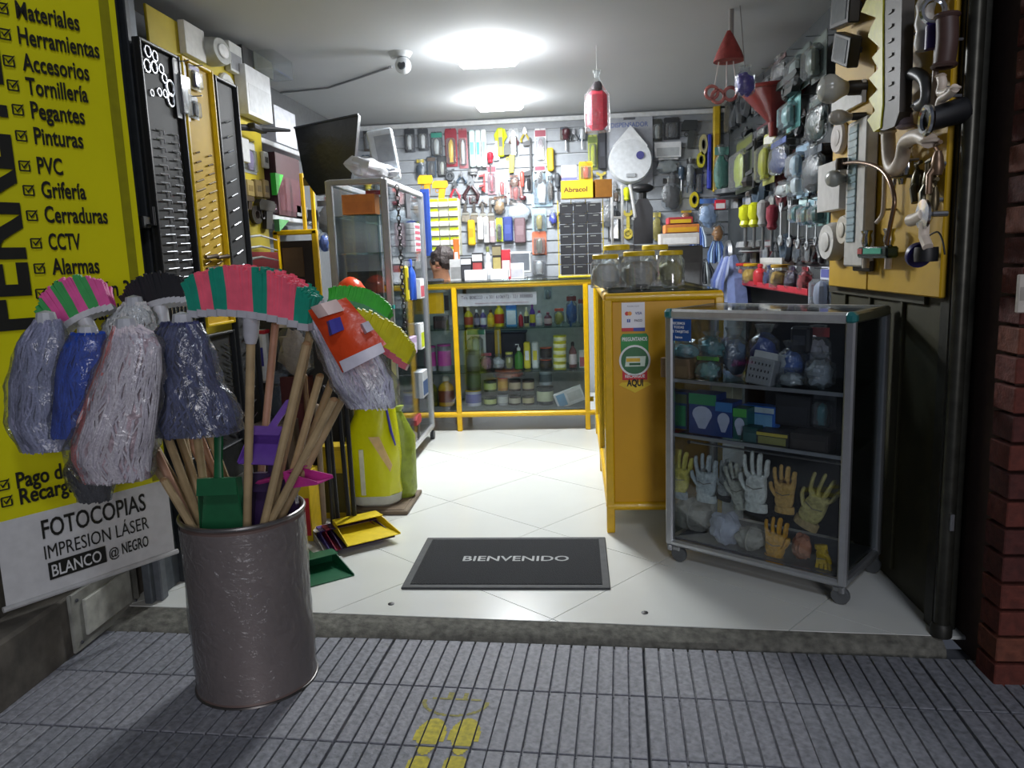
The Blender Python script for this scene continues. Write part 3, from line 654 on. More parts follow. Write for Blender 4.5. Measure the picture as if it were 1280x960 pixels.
# dustpans
def dustpan(name,label,col,M,w=.22,d=.20,hh=.06,hl=.0,group=None,hc='17181b'):
    t=thing(name,label,'dustpan',(0,0,0),0,group); t.matrix_world=M; t.rotation_euler=M.to_euler(); t.location=M.translation
    q=mat(col,.4,0,.1); th=.003
    MB().prism([(-w*.42,0),(w*.42,0),(w*.5,d),(-w*.5,d)],-th,0,M=Matrix.Rotation(PI/2,4,'X')).build('tray_floor',q,t)
    # local: tray lies in xy from y=0 (back) to y=-d (mouth)
    g=MB(); g.box((0,0,hh/2),(w*.84,th,hh)); g.build('back_wall',q,t)
    for s in(-1,1):
        v=[(s*w*.42,0,0),(s*w*.42,0,hh),(s*w*.5,-d,.006),(s*w*.5,-d,0)]; v2=[(x-s*th,y,z) for x,y,z in v]
        MB().add(v+v2,[(0,1,2,3),(4,7,6,5),(0,4,5,1),(1,5,6,2),(2,6,7,3),(3,7,4,0)]).build('side_wall',q,t)
    g=MB(); g.add([(-w*.42,0,hh),(w*.42,0,hh),(w*.44,-d*.32,hh*.98),(-w*.44,-d*.32,hh*.98),(-w*.42,0,hh-th),(w*.42,0,hh-th),(w*.44,-d*.32,hh*.98-th),(-w*.44,-d*.32,hh*.98-th)],[(0,1,2,3),(7,6,5,4),(0,4,5,1),(1,5,6,2),(2,6,7,3),(3,7,4,0)]); g.build('hood',q,t)
    if hl: MB().tube([(0,-.01,hh*.6),(0,.0,hh*.9),(0,.03,hh+hl)],[.012,.0105,.0105],10).build('handle',mat(hc,.4),t)
    else: MB().tube([(0,-.005,hh*.6),(0,.05,hh*.6),(0,.13,hh*.5)],[.014,.012,.014],8,sy=.6).build('handle',q,t)
    return t
def pose(p,rx,ry,rz): return Matrix.Translation(p)@Matrix.Rotation(rz,4,'Z')@Matrix.Rotation(ry,4,'Y')@Matrix.Rotation(rx,4,'X')
R_=math.radians
dustpan('dustpan','open green dustpan lying on the tiles right of the drum','0f5a38',pose(at(394,706,z=.004),0,0,R_(38)),.17,.19,.05)
DPG='nested dustpans with long sticks on the floor by the yellow sack'
pc=at(436,668,z=0)
for i,(c,l) in enumerate((('b9b7b4','pale grey dustpan, outermost left of the nested row'),('4a3a86','purple dustpan next to the pale grey one'),('8c2440','dark red dustpan in the middle of the nested row'),('35204e','dark violet dustpan behind the yellow one'),('e2c60f','yellow dustpan on top of the nested row'))):
    dustpan('dustpan',l,c,pose(pc+Vector((-.075+.026*i,.02-.004*i,.004+(.006*i if i<4 else .040))),R_(0 if i<4 else 2),R_(0),R_(38)),.235,.21,.042,hl=.60 if i in(1,3,4) else .0,group=DPG)
# sticks of dustpans (two timber/black leaning poles)
for a,b,y,r,c,l in (((404,485),(416,646),3.06,.011,'141417','black pole standing among the nested dustpans, left'),((396,508),(404,642),3.16,.012,'93816c','worn pale wooden pole left of the black dustpan poles'),((381,470),(392,645),3.3,.011,'75583c','brown wooden pole left behind the dustpans')):
    A_=at(*a,y=y);B_=at(*b,y=y+.02);B_=Vector((B_.x,B_.y,0.002)); t=thing('pole',l,'pole',B_); stick(t,B_,A_,r,mat(c,.5)); MB().blob(tuple(A_-B_),(r*1.1,r*1.1,r),n=8,rings=5).build('rounded_end',mat(c,.4),t)
# dustpans in the drum
def drumpan(px,py,y,col,label,rz,rx,w=.16,d=.13,hl=0):
    p=at(px,py,y=y); return dustpan('dustpan',label,col,pose(p,rx,0,rz),w,d,.045,group='dustpans standing in the drum')
drumpan(278,597,1.98,'0d5a34','dark green dustpan sticking out of the drum, mouth down',R_(5),R_(78),.125,.14)
drumpan(341,548,2.02,'6f4aa6','purple dustpan standing highest in the drum',R_(-10),R_(30),.115,.10)
drumpan(345,590,2.08,'35204a','dark plum dustpan beneath the purple one in the drum',R_(0),R_(80),.14,.16)
drumpan(368,606,2.0,'c23a90','magenta dustpan poking out over the right rim of the drum',R_(70),R_(-12),.07,.11)
g=MB(); g.box((-.008,-.147,.0),(.04,.001,.01)); 
# ================================================================ COUNTERS
def yb(mb,a,b,r=.016): mb.tube([a,b],r,10)
BCX0,BCX1,BY,BH=-1.42,.06,5.12,1.0
ct=thing('glass_counter','long yellow framed glass display counter across the back of the shop','counter',((BCX0+BCX1)/2,BY,0))
def cpart(mb,name,mt,t=ct): 
    for i,v in enumerate(mb.v): mb.v[i]=tuple(Vector(v)-t.location)
    return mb.build(name,mt,t)
BD_=.5
for x in(BCX0,-.816,.06):
    for y in (BY,BY+BD_): cpart(MB().box((x,y+.0,BH/2),(.034,.034,BH),r=.004),'leg',YEL)
for y in(BY,BY+BD_):
    for z in(BH-.012,.115): cpart(MB().tube([(BCX0,y,z),(BCX1+.05,y,z)],.019,12),'rail',YEL)
for x in(BCX0,.06): cpart(MB().tube([(x,BY,.115),(x,BY+BD_,.115)],.016,8),'rail',YEL)
cpart(MB().box(((BCX0+BCX1)/2,BY+BD_/2,BH+.012),(BCX1-BCX0+.08,BD_+.06,.012),r=.003),'worktop',clear(tint='a8b4b4',gloss=.16,rough=.05,key='counter_glass'))
cpart(MB().box(((BCX0+BCX1)/2,BY+BD_/2,.135),(BCX1-BCX0,BD_-.02,.012)),'bottom_shelf',mat('6a6b68',.5))
for z in(.39,.69): cpart(MB().box(((BCX0+BCX1)/2,BY+BD_/2+.03,z),(BCX1-BCX0-.03,BD_-.1,.007)),'glass_shelf',clear(tint='d5e6e0',gloss=.08,rough=.03,key='shelf_glass'))
cpart(MB().box(((BCX0+BCX1)/2,BY+BD_-.012,.56),(BCX1-BCX0,.01,.86)),'back_panel',mat('b9bbb8',.5))
cpart(MB().box(((BCX0-.816)/2,BY,.56),(-.816-BCX0-.03,.005,.84)),'glass_pane',GLASS); cpart(MB().box(((-.816+.06)/2,BY,.56),(.84,.005,.84)),'glass_pane',GLASS)
cpart(MB().box((-.99,BY+.01,.88),(.20,.004,.14)),'yellow_board',YEL); cpart(MB().box((-.87,BY+.006,.88),(.03,.004,.10)),'black_tag',BLACK)
sg=cpart(MB().box((-.53,BY+.012,.895),(.53,.003,.085)),'paper_strip',mat('d8d4d6',.6))
lettering('Tels. 8080223 - x 301 6106972 - 321 3038880',mat('6a5a66',.6),ct,-.77-ct.location.x,-.29-ct.location.x,.90,.022,.008)
MB().box((-.50-ct.location.x,.009,.87),(.36,.001,.002)).build('red_underline',mat('a86070',.5),ct)
RX0,RX1,RY0,RY1=.125,.565,3.13,4.98
c2=thing('glass_counter','yellow framed side counter with a solid painted end panel and jars on top','counter',((RX0+RX1)/2,RY0,0))
def rp(mb,name,mt): return cpart(mb,name,mt,c2)
for x in(RX0,RX1):
    for y in (RY0,4.08,RY1): rp(MB().box((x,y,.49),(.034,.034,.98),r=.004),'leg',YEL)
for x in(RX0,RX1):
    for z in(.985,.115): rp(MB().tube([(x,RY0,z),(x,RY1,z)],.019,12),'rail',YEL)
for y in(RY0,RY1):
    for z in(.985,.115): rp(MB().tube([(RX0-.01,y,z),(RX1+.01,y,z)],.019,12),'rail',YEL)
rp(MB().box(((RX0+RX1)/2,RY0+.002,.55),(RX1-RX0-.034,.012,.84),r=.002),'end_panel',mat('d09a00',.45,0,.08,scale=5))
rp(MB().box(((RX0+RX1)/2,(RY0+RY1)/2,1.004),(RX1-RX0-.0,RY1-RY0,.012),r=.003),'worktop',clear(tint='a8b4b4',gloss=.16,rough=.05,key='counter_glass'))
rp(MB().box(((RX0+RX1)/2,(RY0+RY1)/2,.135),(RX1-RX0,RY1-RY0-.05,.01)),'bottom_shelf',mat('b9bab8',.4))
rp(MB().box((RX1-.02,(RY0+RY1)/2,.55),(.01,RY1-RY0-.05,.84)),'back_panel',mat('c9cac8',.5))
for z in(.39,.69): rp(MB().box(((RX0+RX1)/2,(RY0+RY1)/2+.02,z),(RX1-RX0-.06,RY1-RY0-.1,.007)),'glass_shelf',clear(tint='d5e6e0',gloss=.08,rough=.03,key='shelf_glass'))
for a,b in((RY0,4.08),(4.08,RY1)): rp(MB().box((RX0,(a+b)/2,.55),(.005,b-a-.034,.84)),'glass_pane',GLASS)
# stickers on end panel (flat prints)
fE=frame((0,RY0-.006,0),0)
l,w_,h_=bb(fE,(777,378,806,414)); t=thing('payment_sticker','white payment methods sticker at the top of the yellow end panel','sticker',l)
MB().box((0,-.0006,h_/2),(w_,.001,h_)).build('sticker_sheet',mat('e4e4ea',.4,0,.02),t)
MB().box((0,-.0014,h_*.06),(w_,.0006,h_*.12)).build('blue_band',mat('2a3f9a',.4),t); MB().box((-w_*.25,-.0018,h_*.06),(w_*.5,.0006,h_*.12)).build('red_band',mat('c8202c',.4),t)
for x,c in((-.27,'cc2222'),(-.15,'e8942a')): MB().lathe([(w_*.09,0),(w_*.09,.0006)],14,M=Matrix.Translation((w_*x,-.0014+(-.0006 if x>-.2 else 0),h_*.62))@Matrix.Rotation(PI/2,4,'X')).build('card_disc',mat(c,.4),t)
lettering('VISA',mat('2a3f8a'),t,w_*.08,w_*.38,h_*.58,h_*.09,-.0016,bold=.02); MB().box((-w_*.2,-.0016,h_*.37),(w_*.14,.0006,w_*.14)).build('blue_square',mat('2a4fa8'),t)
lettering('f',WHITE,t,-w_*.22,-w_*.18,h_*.33,h_*.09,-.0022,bold=.03); lettering('PAGO',mat('333344'),t,w_*.05,w_*.38,h_*.33,h_*.08,-.0016,bold=.02); lettering('PAGOS AQUI',mat('555566'),t,-w_*.25,w_*.25,h_*.85,h_*.04,-.0016)
l,w_,h_=bb(fE,(773,417,814,491)); t=thing('arrow_sticker','green, white and red round sticker with a yellow arrow reading AQUI','sticker',l)
MB().prism([(-w_*.42,h_*.6),(w_*.42,h_*.6),(w_*.42,h_*.95),(w_*.36,h),(-w_*.36,h_),(-w_*.42,h_*.95)] if False else [(-w_*.42,h_*.6),(w_*.42,h_*.6),(w_*.42,h_*.95),(w_*.36,h_),(-w_*.36,h_),(-w_*.42,h_*.95)],-.001,0).build('green_field',mat('1f8a3c',.4),t)
MB().prism([(-w_*.38,h_*.22),(w_*.38,h_*.22),(w_*.38,h_*.62),(-w_*.38,h_*.62)],-.0008,0).build('red_field',mat('c8242c',.4),t)
MB().prism([(-w_*.5,h_*.14),(-w_*.4,h_*.18),(w_*.4,h_*.18),(w_*.5,h_*.14),(0,0)],-.0012,0).build('yellow_arrow',mat('e2c020',.4),t)
dM=lambda y,z:Matrix.Translation((0,y,z))@Matrix.Rotation(PI/2,4,'X')
MB().lathe([(w_*.48,0),(w_*.48,.0006)],28,M=dM(-.0012,h_*.55)).build('white_ring',mat('e6e6e6',.4),t); MB().lathe([(w_*.42,0),(w_*.42,.0006)],28,M=dM(-.0019,h_*.55)).build('green_ring',mat('2c6a40',.4),t)
MB().prism([(-w_*.3,h_*.45),(w_*.3,h_*.45),(w_*.34,h_*.62),(-w_*.26,h_*.62)],-.0034,-.0026).build('white_panel',mat('cfe0cf',.4),t); MB().box((-w_*.05,-.0038,h_*.56),(w_*.42,.0006,h_*.06)).build('yellow_machine',mat('d8b030'),t)
MB().box((.0,-.0038,h_*.49),(w_*.34,.0006,h_*.04)).build('green_machine',mat('1d5a34'),t)
lettering('PREGUNTANOS',WHITE,t,-w_*.38,w_*.38,h_*.88,h_*.06,-.0018,bold=.03); lettering('AQUI',INK,t,-w_*.25,w_*.25,h_*.12,h_*.11,-.0022,bold=.04); lettering('RECARGUE',WHITE,t,-w_*.3,w_*.3,h_*.26,h_*.05,-.0018,bold=.02)
# jars
for i,(b,yy,c) in enumerate((((738,318,776,354),3.42,'c8c8c4'),((776,314,822,353),3.40,'a9a79f'),((822,313,856,352),3.44,'8f8c5c'),((752,306,790,340),3.75,'8d9294'),((800,306,838,340),3.78,'b0aca0'))):
    put(frame((0,yy,0),0),'jar','plastic_jar',b,[c,'d8b814'],['clear jar of grey fittings, front left on the side counter','clear jar of pale fittings, front middle on the side counter','clear jar of olive fittings, front right on the side counter','clear jar standing behind the front left one','clear jar standing behind the front right one'][i],'jar','clear jars with yellow lids',d=.14,snap=1.011)
# content of the back counter
CF=frame((0,BY+.2,0),0)
Z0,Z1,Z2=.142,.395,.695
G3='goods on the counter shelves'
for kind,nm,b,c,z,l,cat in [
 ('can','paint_can',(582,487,602,512),'c0c0d0 6a68a8 c0a030',Z0,'lavender and yellow tin on the counter floor, far left','can'),
 ('can','paint_can',(583,462,601,486),'2c2f30 3a4a3a 1a1a1a',.245,'black tin standing on the lavender tin','can'),
 ('can','paint_can',(605,496,621,512),'2a3a22 b8c070 2a2a2a',Z0,'dark green tin, bottom of the left stack','can'),
 ('can','paint_can',(605,475,621,495),'2a3a22 a8b468 2a2a2a',.24,'dark green tin, top of the left stack','can'),
 ('can','paint_can',(622,492,635,512),'a8a8a8 d8d8d0 777777',Z0,'small silver tin between green and brown tins','can'),
 ('can','paint_can',(622,472,635,491),'b87f1c d0a030 c03020',.245,'small amber tin stacked on the silver tin','can'),
 ('can','paint_can',(636,494,651,512),'3a2a20 c0b8a0 2a2020',Z0,'brown tin, bottom of the middle stack','can'),
 ('can','paint_can',(636,474,651,493),'3a241c b8a888 2a2020',.24,'brown tin, top of the middle stack','can'),
 ('can','paint_can',(653,494,668,512),'40302a c8b888 2a2020',Z0,'brown tin, bottom of the right stack','can'),
 ('can','paint_can',(653,474,668,493),'402c22 b0a078 2a2020',.24,'brown tin, top of the right stack','can'),
 ('can','paint_can',(671,483,692,512),'33383c c0c4a0 222528',Z0,'large dark grey paint tin right of the brown tins','can'),
 ('can','paint_can',(674,463,690,482),'8a9298 50585e a8b0b4',.28,'silver tin on top of the large grey tin','can'),
 ('jar','plastic_jar',(616,462,656,474),['c8502c','d8603a'],.345,'flat orange tub lying across the brown tins','tub'),
 ('pack','goods_pack',(582,410,606,440),'d8dcd8 3a8a6a 9aa8a0',Z1+.07,'white pack with green stripes at the left of the middle shelf','pack'),
 ('can','paint_can',(582,437,600,462),'3a3a3e 55585a 222222',Z1,'dark grey canister at the left of the middle shelf','can'),
 ('bag','goods_bag',(600,440,616,462),'a05868 c04a60',Z1,'clear bag with maroon card on the middle shelf','bag'),
 ('bag','goods_bag',(614,442,632,462),'b0b0b0',Z1,'clear bag of white parts on the middle shelf','bag'),
 ('jar','plastic_jar',(631,440,642,462),['a8a840','c8c860'],Z1,'small olive jar on the middle shelf','jar'),
 ('pump','pump_bottle',(643,430,654,462),'3c7a2a e8e8e8',Z1,'green bottle with a white pump','bottle'),
 ('bar','caulk_pack',(655,427,663,462),'d8c830 e0e0e0',Z1,'yellow upright sealant box, left of the pair','box'),
 ('bar','caulk_pack',(665,427,673,462),'d0d4d0 d8c830',Z1,'white and yellow upright sealant box, right of the pair','box'),
 ('can','paint_can',(675,449,690,462),'2c2828 33302e c8502c',Z1,'black tub with orange lid, lower','tub'),
 ('can','paint_can',(675,434,690,448),'2c2828 33302e c8502c',.47,'black tub with orange lid, upper','tub'),
 ('bottle','glue_bottle',(711,427,721,459),'7a4a4a 2a2020 e0d0d0',Z1,'white and maroon glue bottle with dark nozzle','bottle'),
 ('box','goods_box',(724,438,733,459),'d8d4d0 b85a6a',Z1,'narrow white and red box at the right end of the middle shelf','box'),
 ('spray','spray_bottle',(580,380,591,406),'c8b820 d8c8a0 b0503a',Z2,'yellow spray bottle at the left end of the top shelf','bottle'),
 ('bottle','glue_bottle',(592,387,600,408),'2a2c40 d8d8d8 8a8aa0',Z2,'dark bottle right of the yellow spray bottle','bottle'),
 ('bottle','glue_bottle',(600,387,608,408),'5a4a8a e0e0e0 d8d8e0',Z2,'small purple and white bottle on the top shelf','bottle'),
 ('bottle','glue_bottle',(609,387,618,409),'c8a820 4a2a20 e0c830',Z2,'amber bottle with a brown cap on the top shelf','bottle'),
 ('bottle','glue_bottle',(618,378,630,409),'d8c81e d8c830 b83a20',Z2,'tall yellow bottle with an orange label on the top shelf','bottle'),
 ('box','goods_box',(633,376,646,407),'4a9ad0 d8e4ea 2a6ab8',Z2,'light blue and white upright carton on the top shelf','box'),
 ('bottle','glue_bottle',(648,390,654,409),'b02a3a e0e0e0',Z2,'small red bottle on the top shelf','bottle'),
 ('bottle','glue_bottle',(655,384,661,409),'d8d090 e0d8c0 403a3a',Z2,'slim cream bottle on the top shelf','bottle'),
 ('bottle','glue_bottle',(662,380,669,409),'5a3a90 8a4a90 c8b830',Z2,'slim purple bottle on the top shelf','bottle'),
 ('bottle','glue_bottle',(670,388,678,409),'c0c0c8 90405a d8d8d8',Z2,'short white bottle with a plum cap on the top shelf','bottle'),
 ('bottle','glue_bottle',(680,390,690,409),'6a3a4a 8a4a5a c8b0b0',Z2,'short plum bottle on the top shelf','bottle'),
 ('bag','goods_bag',(692,384,706,407),'a8a030 d04a30',Z2,'clear bag with olive and red parts on the top shelf','bag'),
 ('bag','goods_bag',(707,368,722,407),'2a60a8 7a3030',Z2,'hanging clear bag with a blue part in the counter','bag'),
 ('bag','goods_bag',(722,372,732,407),'88909a 903a3a',Z2,'clear bag of grey parts at the right end of the top shelf','bag'),
 ('pack','goods_pack',(680,358,690,382),'9aa8a8 8a9898 7a8a8a',.87,'pale pack hanging behind the paper strip','pack'),
 ('can','paint_can',(547,430,564,462),'8a8a8a c04aa0 c04aa0',Z1,'white canister with magenta lid in the left counter bay','can'),
 ('bottle','oil_bottle',(548,470,568,512),'c89a1c d8d0c0 7a3a20',Z0,'large amber bottle in the left counter bay','bottle'),
 ('bottle','oil_bottle',(532,472,547,512),'6a6420 3a3a20 4a4a20',Z0,'dark olive bottle in the left counter bay','bottle'),
 ('box','goods_box',(543,395,560,408),'2a2020 4a3030',Z2,'dark box in the left counter bay','box'),
 ('can','paint_can',(530,432,545,462),'9a9aa0 b84a98 c04aa0',Z1,'second canister with magenta lid, behind the glass unit','can')]:
    put(CF,kind,nm,b,c,l,cat,G3,snap=z,d=min(.1,bb(CF,b)[1]) )
for i in range(5):
    l,w_,h_=bb(CF,(692,455-i*8,708,462-i*8)); t=thing('tape_tin',['bottom','second','middle','fourth','top'][i]+' yellow and white round tin of the stack of five','tin',(l.x,l.y,Z1+i*.047),0,'stack of round tins in the counter')
    k_can(t,.09,.09,.045,['c8c430','d8d8b0','c8c430'])
# white leaning tile sample with blue print
l=at(736,495,y=BY+.1)
t=thing('boxed_tile','white box with a blue square print lying tilted in the counter','box',(-.045,BY+.12,.150),0); t.rotation_euler=(0,R_(-20),0)
MB().box((0,0,.055),(.20,.03,.11),r=.002).build('carton_body',mat('cfd0cf',.5),t); MB().box((-.055,-.0158,.055),(.06,.001,.085)).build('label_print',mat('5f94b8',.5),t); MB().box((.04,-.0158,.055),(.10,.001,.06)).build('drawing_print',mat('b5b7b6',.5),t)
t=thing('level_square','yellow carpenter square standing behind the bottles','square',(-.565,BY+.3,.69-.28)); 
MB().box((0,0,.14),(.045,.012,.28),r=.002).build('blade',mat('c8a820'),t); MB().box((.03,0,.01),(.11,.014,.03),r=.002).build('stock',mat('b0b030'),t); MB().box((.005,-.007,.15),(.012,.002,.2)).build('scale_print',mat('b9b9a0'),t)
t=thing('storage_crate','dark blue crate behind the bottles on the middle shelf','crate',(-.56,BY+.40,Z1))
MB().box((0,0,.12),(.38,.10,.24),r=.006).build('crate_body',mat('1c2234',.5),t); MB().box((0,0,.245),(.40,.12,.014),r=.004).build('crate_rim',mat('252c42',.5),t)
# things in the side counter visible through its glass side
sf=frame((RX0+.12,0,0),-PI/2)
for kind,nm,x,y,z,w_,h_,c,l,cat in [('bottle','glue_bottle',.2,4.75,Z1,.05,.16,'e0d0d0 2a2020 7a4a4a','white glue bottle with dark nozzle in the side counter','bottle'),('bottle','glue_bottle',.21,4.62,Z1,.05,.15,'7a4a4a 2a2020 e0d0d0','maroon glue bottle in the side counter','bottle'),('box','goods_box',.2,4.45,Z1,.10,.10,'d8d4d0 b85a6a','white box with a red print in the side counter','box'),('bag','goods_bag',.2,4.7,Z2,.11,.2,'2a5a9a 703030','clear bag with blue part in the side counter','bag'),('bag','goods_bag',.2,4.4,Z2,.11,.18,'8a8a92 a8a030','clear bag of grey parts in the side counter','bag'),('box','goods_box',.25,4.6,.142,.22,.14,'cfd0cf b5b7b6','white tile box on the floor of the side counter','box'),('box','goods_box',.25,3.8,Z1,.2,.12,'6a7a8a c0c0c0','grey carton near the end panel in the side counter','box'),('box','goods_box',.25,3.5,Z2,.2,.14,'8a5a3a c0c0c0','brown carton near the end panel in the side counter','box')]:
    t=thing(nm,l,cat,(x+.06,y,z+.002),-PI/2,'goods in the side counter'); K[kind](t,w_,min(w_,.09),h_,c.split())
# ================================================================ GLASS DISPLAY CASE (right front)
AD=math.atan2(2.436-2.82,.841-.336); W0=.634; D0=.34; H0=.95
dc=thing('display_case','wheeled glass display case with aluminium frame and gloves at the right front','display case',(.336,2.82,0),AD)
TUB=.028
for x,y in((0,0),(W0,0),(0,D0),(W0,D0)):
    MB().box((x,y,.5),(TUB if y else .03,TUB,.87),r=.006).build('post',ALU,dc)
    c=MB(); c.lathe([(.012,.0),(.012,.02)],10,c=(x,y,.045)); c.build('caster_stem',STEEL,dc)
for x,y in((.02,.01),(W0-.02,.01),(.02,D0-.01),(W0-.02,D0-.01)):
    c=MB().lathe([(.028,-.009),(.03,-.006),(.03,.006),(.028,.009)],16,M=Matrix.Translation((x+.012,y,.03))@Matrix.Rotation(PI/2,4,'X')).build('caster_wheel',mat('55585a',.5),dc)
    MB().box((x+.004,y,.052),(.03,.026,.02),r=.004).build('caster_fork',STEEL,dc)
for z,s in((H0-.012,.034),(.075,.026)):
    for y in(0,D0): MB().box((W0/2,y,z),(W0,s*.9,s),r=.008).build('rail',mat('d4d6d8',.3,.7) if z>.5 else ALU,dc)
    for x in(0,W0): MB().box((x,D0/2,z),(s*.9,D0,s),r=.006).build('rail',ALU if z<.5 else mat('5a5a48',.4,.4),dc)
for x in(0,W0): MB().box((x,-.001,H0-.012),(.036,.038,.038),r=.01).build('corner_cap',mat('1f6a6c',.4),dc)
for z in(.694,.49): MB().box((W0/2,D0/2,z),(W0-.03,D0-.03,.006)).build('glass_shelf',clear(tint='cfe0dc',gloss=.06,rough=.03,key='shelf_glass2'),dc); MB().box((W0/2,.012,z),(W0-.03,.008,.012)).build('shelf_rail',ALU,dc)
MB().box((W0/2,D0/2,.09),(W0-.03,D0-.03,.008)).build('bottom_panel',mat('5a5c60',.4),dc)
MB().box((W0/2,D0/2,H0+.002),(W0-.03,D0-.03,.005)).build('top_glass',GLASS,dc)
MB().box((W0/2,-.002,.51),(W0-.04,.004,.82)).build('front_glass',GLASS,dc)
for x in(0,W0): MB().box((x,D0/2,.51),(.004,D0-.03,.82)).build('side_glass',GLASS,dc)
MB().box((W0*.60,D0-.002,.51),(W0*.78,.005,.82)).build('rear_door',mat('26282a',.25),dc); MB().box((W0*.11,D0-.006,.51),(W0*.2,.004,.82)).build('rear_door',GLASS,dc)
dF=lambda off: frame(Vector((.336,2.82,0))+Vector((math.sin(AD)*-off,math.cos(AD)*off,0)),AD)
l,w_,h_=bb(dF(-.005),(834,399,864,426)); t=thing('card_sticker','blue square sticker on the display glass reading that all cards are accepted','sticker',l,AD)
MB().box((0,-.0006,h_/2),(w_,.001,h_),r=.0004).build('sticker_sheet',mat('1d4a8a',.4),t)
for s,z,ww in(('RECIBIMOS',.76,.5),('TODAS',.58,.42),('LAS TARJETAS',.38,.8),('banco',.12,.3)): lettering(s,WHITE,t,-w_*ww/2,w_*ww/2,h_*z,h_*.11,-.0018,bold=.02)
# goods in the case
GC='goods inside the wheeled display case'
for kind,nm,b,c,off,z,d,l,cat in [
 ('box','carton',(836,446,872,474),'7a6248 8a7050',.05,.698,.12,'brown cardboard box under the teal bags in the display case','carton'),
 ('bag','goods_bag',(838,424,876,448),'5f98a0',.05,.768,.1,'teal plastic bag on the brown box, left','bag'),
 ('bag','goods_bag',(872,414,906,446),'4a8a92',.12,.768,.1,'teal plastic bag on the brown box, right','bag'),
 ('bag','goods_bag',(868,444,902,476),'7aa8a0 6ab04a',.06,.698,.08,'clear bag with a green edge beside the power strip','bag'),
 ('bag','goods_bag',(900,408,935,450),'6a7f98',.2,.698,.12,'pale blue clear bag at the back of the top shelf','bag'),
 ('bag','goods_bag',(936,404,975,452),'2f4c9a',.2,.698,.12,'deep blue clear bag behind the power strip','bag'),
 ('bag','goods_bag',(972,425,1010,470),'3f66b0',.14,.698,.12,'blue clear bag right of the grey power strip','bag'),
 ('bag','goods_bag',(1005,440,1045,492),'8a9098',.08,.698,.12,'clear bag of grey fittings at the right post','bag'),
 ('bag','goods_bag',(972,460,1008,494),'9aa0a4',.06,.698,.1,'clear bag of round fittings on the upper shelf','bag'),
 ('bag','goods_bag',(1006,405,1040,440),'b0a8b0 b04a4a',.2,.698,.1,'clear bag with a red card at the upper right','bag'),
 ('box','bulb_box',(838,488,864,541),'1a3c78 2a8a5a 5a6a4a',.12,.494,.06,'blue and green bulb box, farthest left on the lower shelf','box'),
 ('bar','power_adapter',(990,408,1014,428),'1c1d22 3a3c44',.16,.80,.04,'black adapter lying high in the display case','adapter'),
 ('box','goods_box',(896,478,922,505),'a8a890 b8b8a0',.2,.494,.08,'cream carton standing behind the bulb boxes','box'),
 ('box','goods_box',(931,506,972,532),'2a68c0 7ab0d8 c8d8e0',.14,.53,.05,'bright blue box on the middle shelf','box'),
 ('box','goods_box',(932,532,950,561),'1a4a4a 2a5a5a',.05,.494,.05,'dark teal box at the right of the bulb boxes','box'),
 ('box','goods_box',(951,538,991,565),'191a1c 8a8a4a c0b040',.04,.494,.08,'black box with yellow lettering on the middle shelf','box'),
 ('box','goods_box',(993,540,1040,574),'2a2624 3a3632',.05,.494,.08,'dark brown box at the right of the middle shelf','box'),
 ('box','goods_box',(975,492,1018,538),'202226 2c2e34',.16,.55,.08,'black box stacked in the middle of the case','box'),
 ('pack','goods_pack',(1013,490,1042,538),'3a3c40 55585c 2a8a90',.12,.55,.05,'grey pack with a teal part near the right post','pack')]:
    put(dF(max(off,d/2+.03)),kind,nm,b,c,l,cat,GC,d=d,snap=z)
# bulb boxes with printed bulbs
for i,(b,h1,h2,l) in enumerate((((861,495,895,546),'2a8a5a','1f3f80','large bulb box with a green top and pale bulb print'),((894,507,915,551),'3a7ab8','1f3f80','medium blue bulb box right of the large green topped one'),((916,515,933,554),'4aa84a','155a58','small bulb box with a bright green top'))):
    l0,w_,h_=bb(dF(.05),b); l0.z=.494; t=thing('bulb_box',l,'box',l0,AD,'bulb boxes on the display case shelf')
    MB().box((0,.04,h_/2),(w_,.08,h_),r=.0015).build('carton_body',mat(h2,.4),t); MB().box((0,-.0006,h_*.86),(w_,.001,h_*.26)).build('top_print',mat(h1,.4),t)
    M=Matrix.Translation((0,-.001,0))@Matrix.Diagonal((1,.02,1,1)); g=MB(); g.prism([(0+.36*w_*math.sin(a)*(1 if True else 0),h_*.5+.2*h_*math.cos(a)) for a in [q*2*PI/16 for q in range(16)]],-.0016,-.0008); g.prism([(-w_*.3,h_*.4),(w_*.3,h_*.4),(w_*.12,h_*.15),(-w_*.12,h_*.15)],-.0017,-.0008); g.build('bulb_print',mat('b8c0d8',.4),t,smooth=0)
l0,w_,h_=bb(dF(.03),(930,455,962,488)); t=thing('power_strip','grey multi outlet power block tilted on the upper shelf of the display case','power strip',l0,AD); t.rotation_euler=(R_(-8),R_(8),AD); t.location.z=.70
MB().box((0,.03,h_/2),(w_,.06,h_),r=.004).build('housing',mat('8d9094',.5),t); MB().box((w_*.02,.064,h_*.62),(w_*1.3,.006,h_*1.25),r=.003).build('backing_card',mat('c8cacc',.5),t)
for i in range(3):
    for j in range(3):
        g=MB(); 
        for s in(-1,1): g.box(((i-1)*w_*.28+s*.006,-.001,h_*(.3+.25*j)),(.003,.002,.008))
        g.build('outlet',BLACK,t)
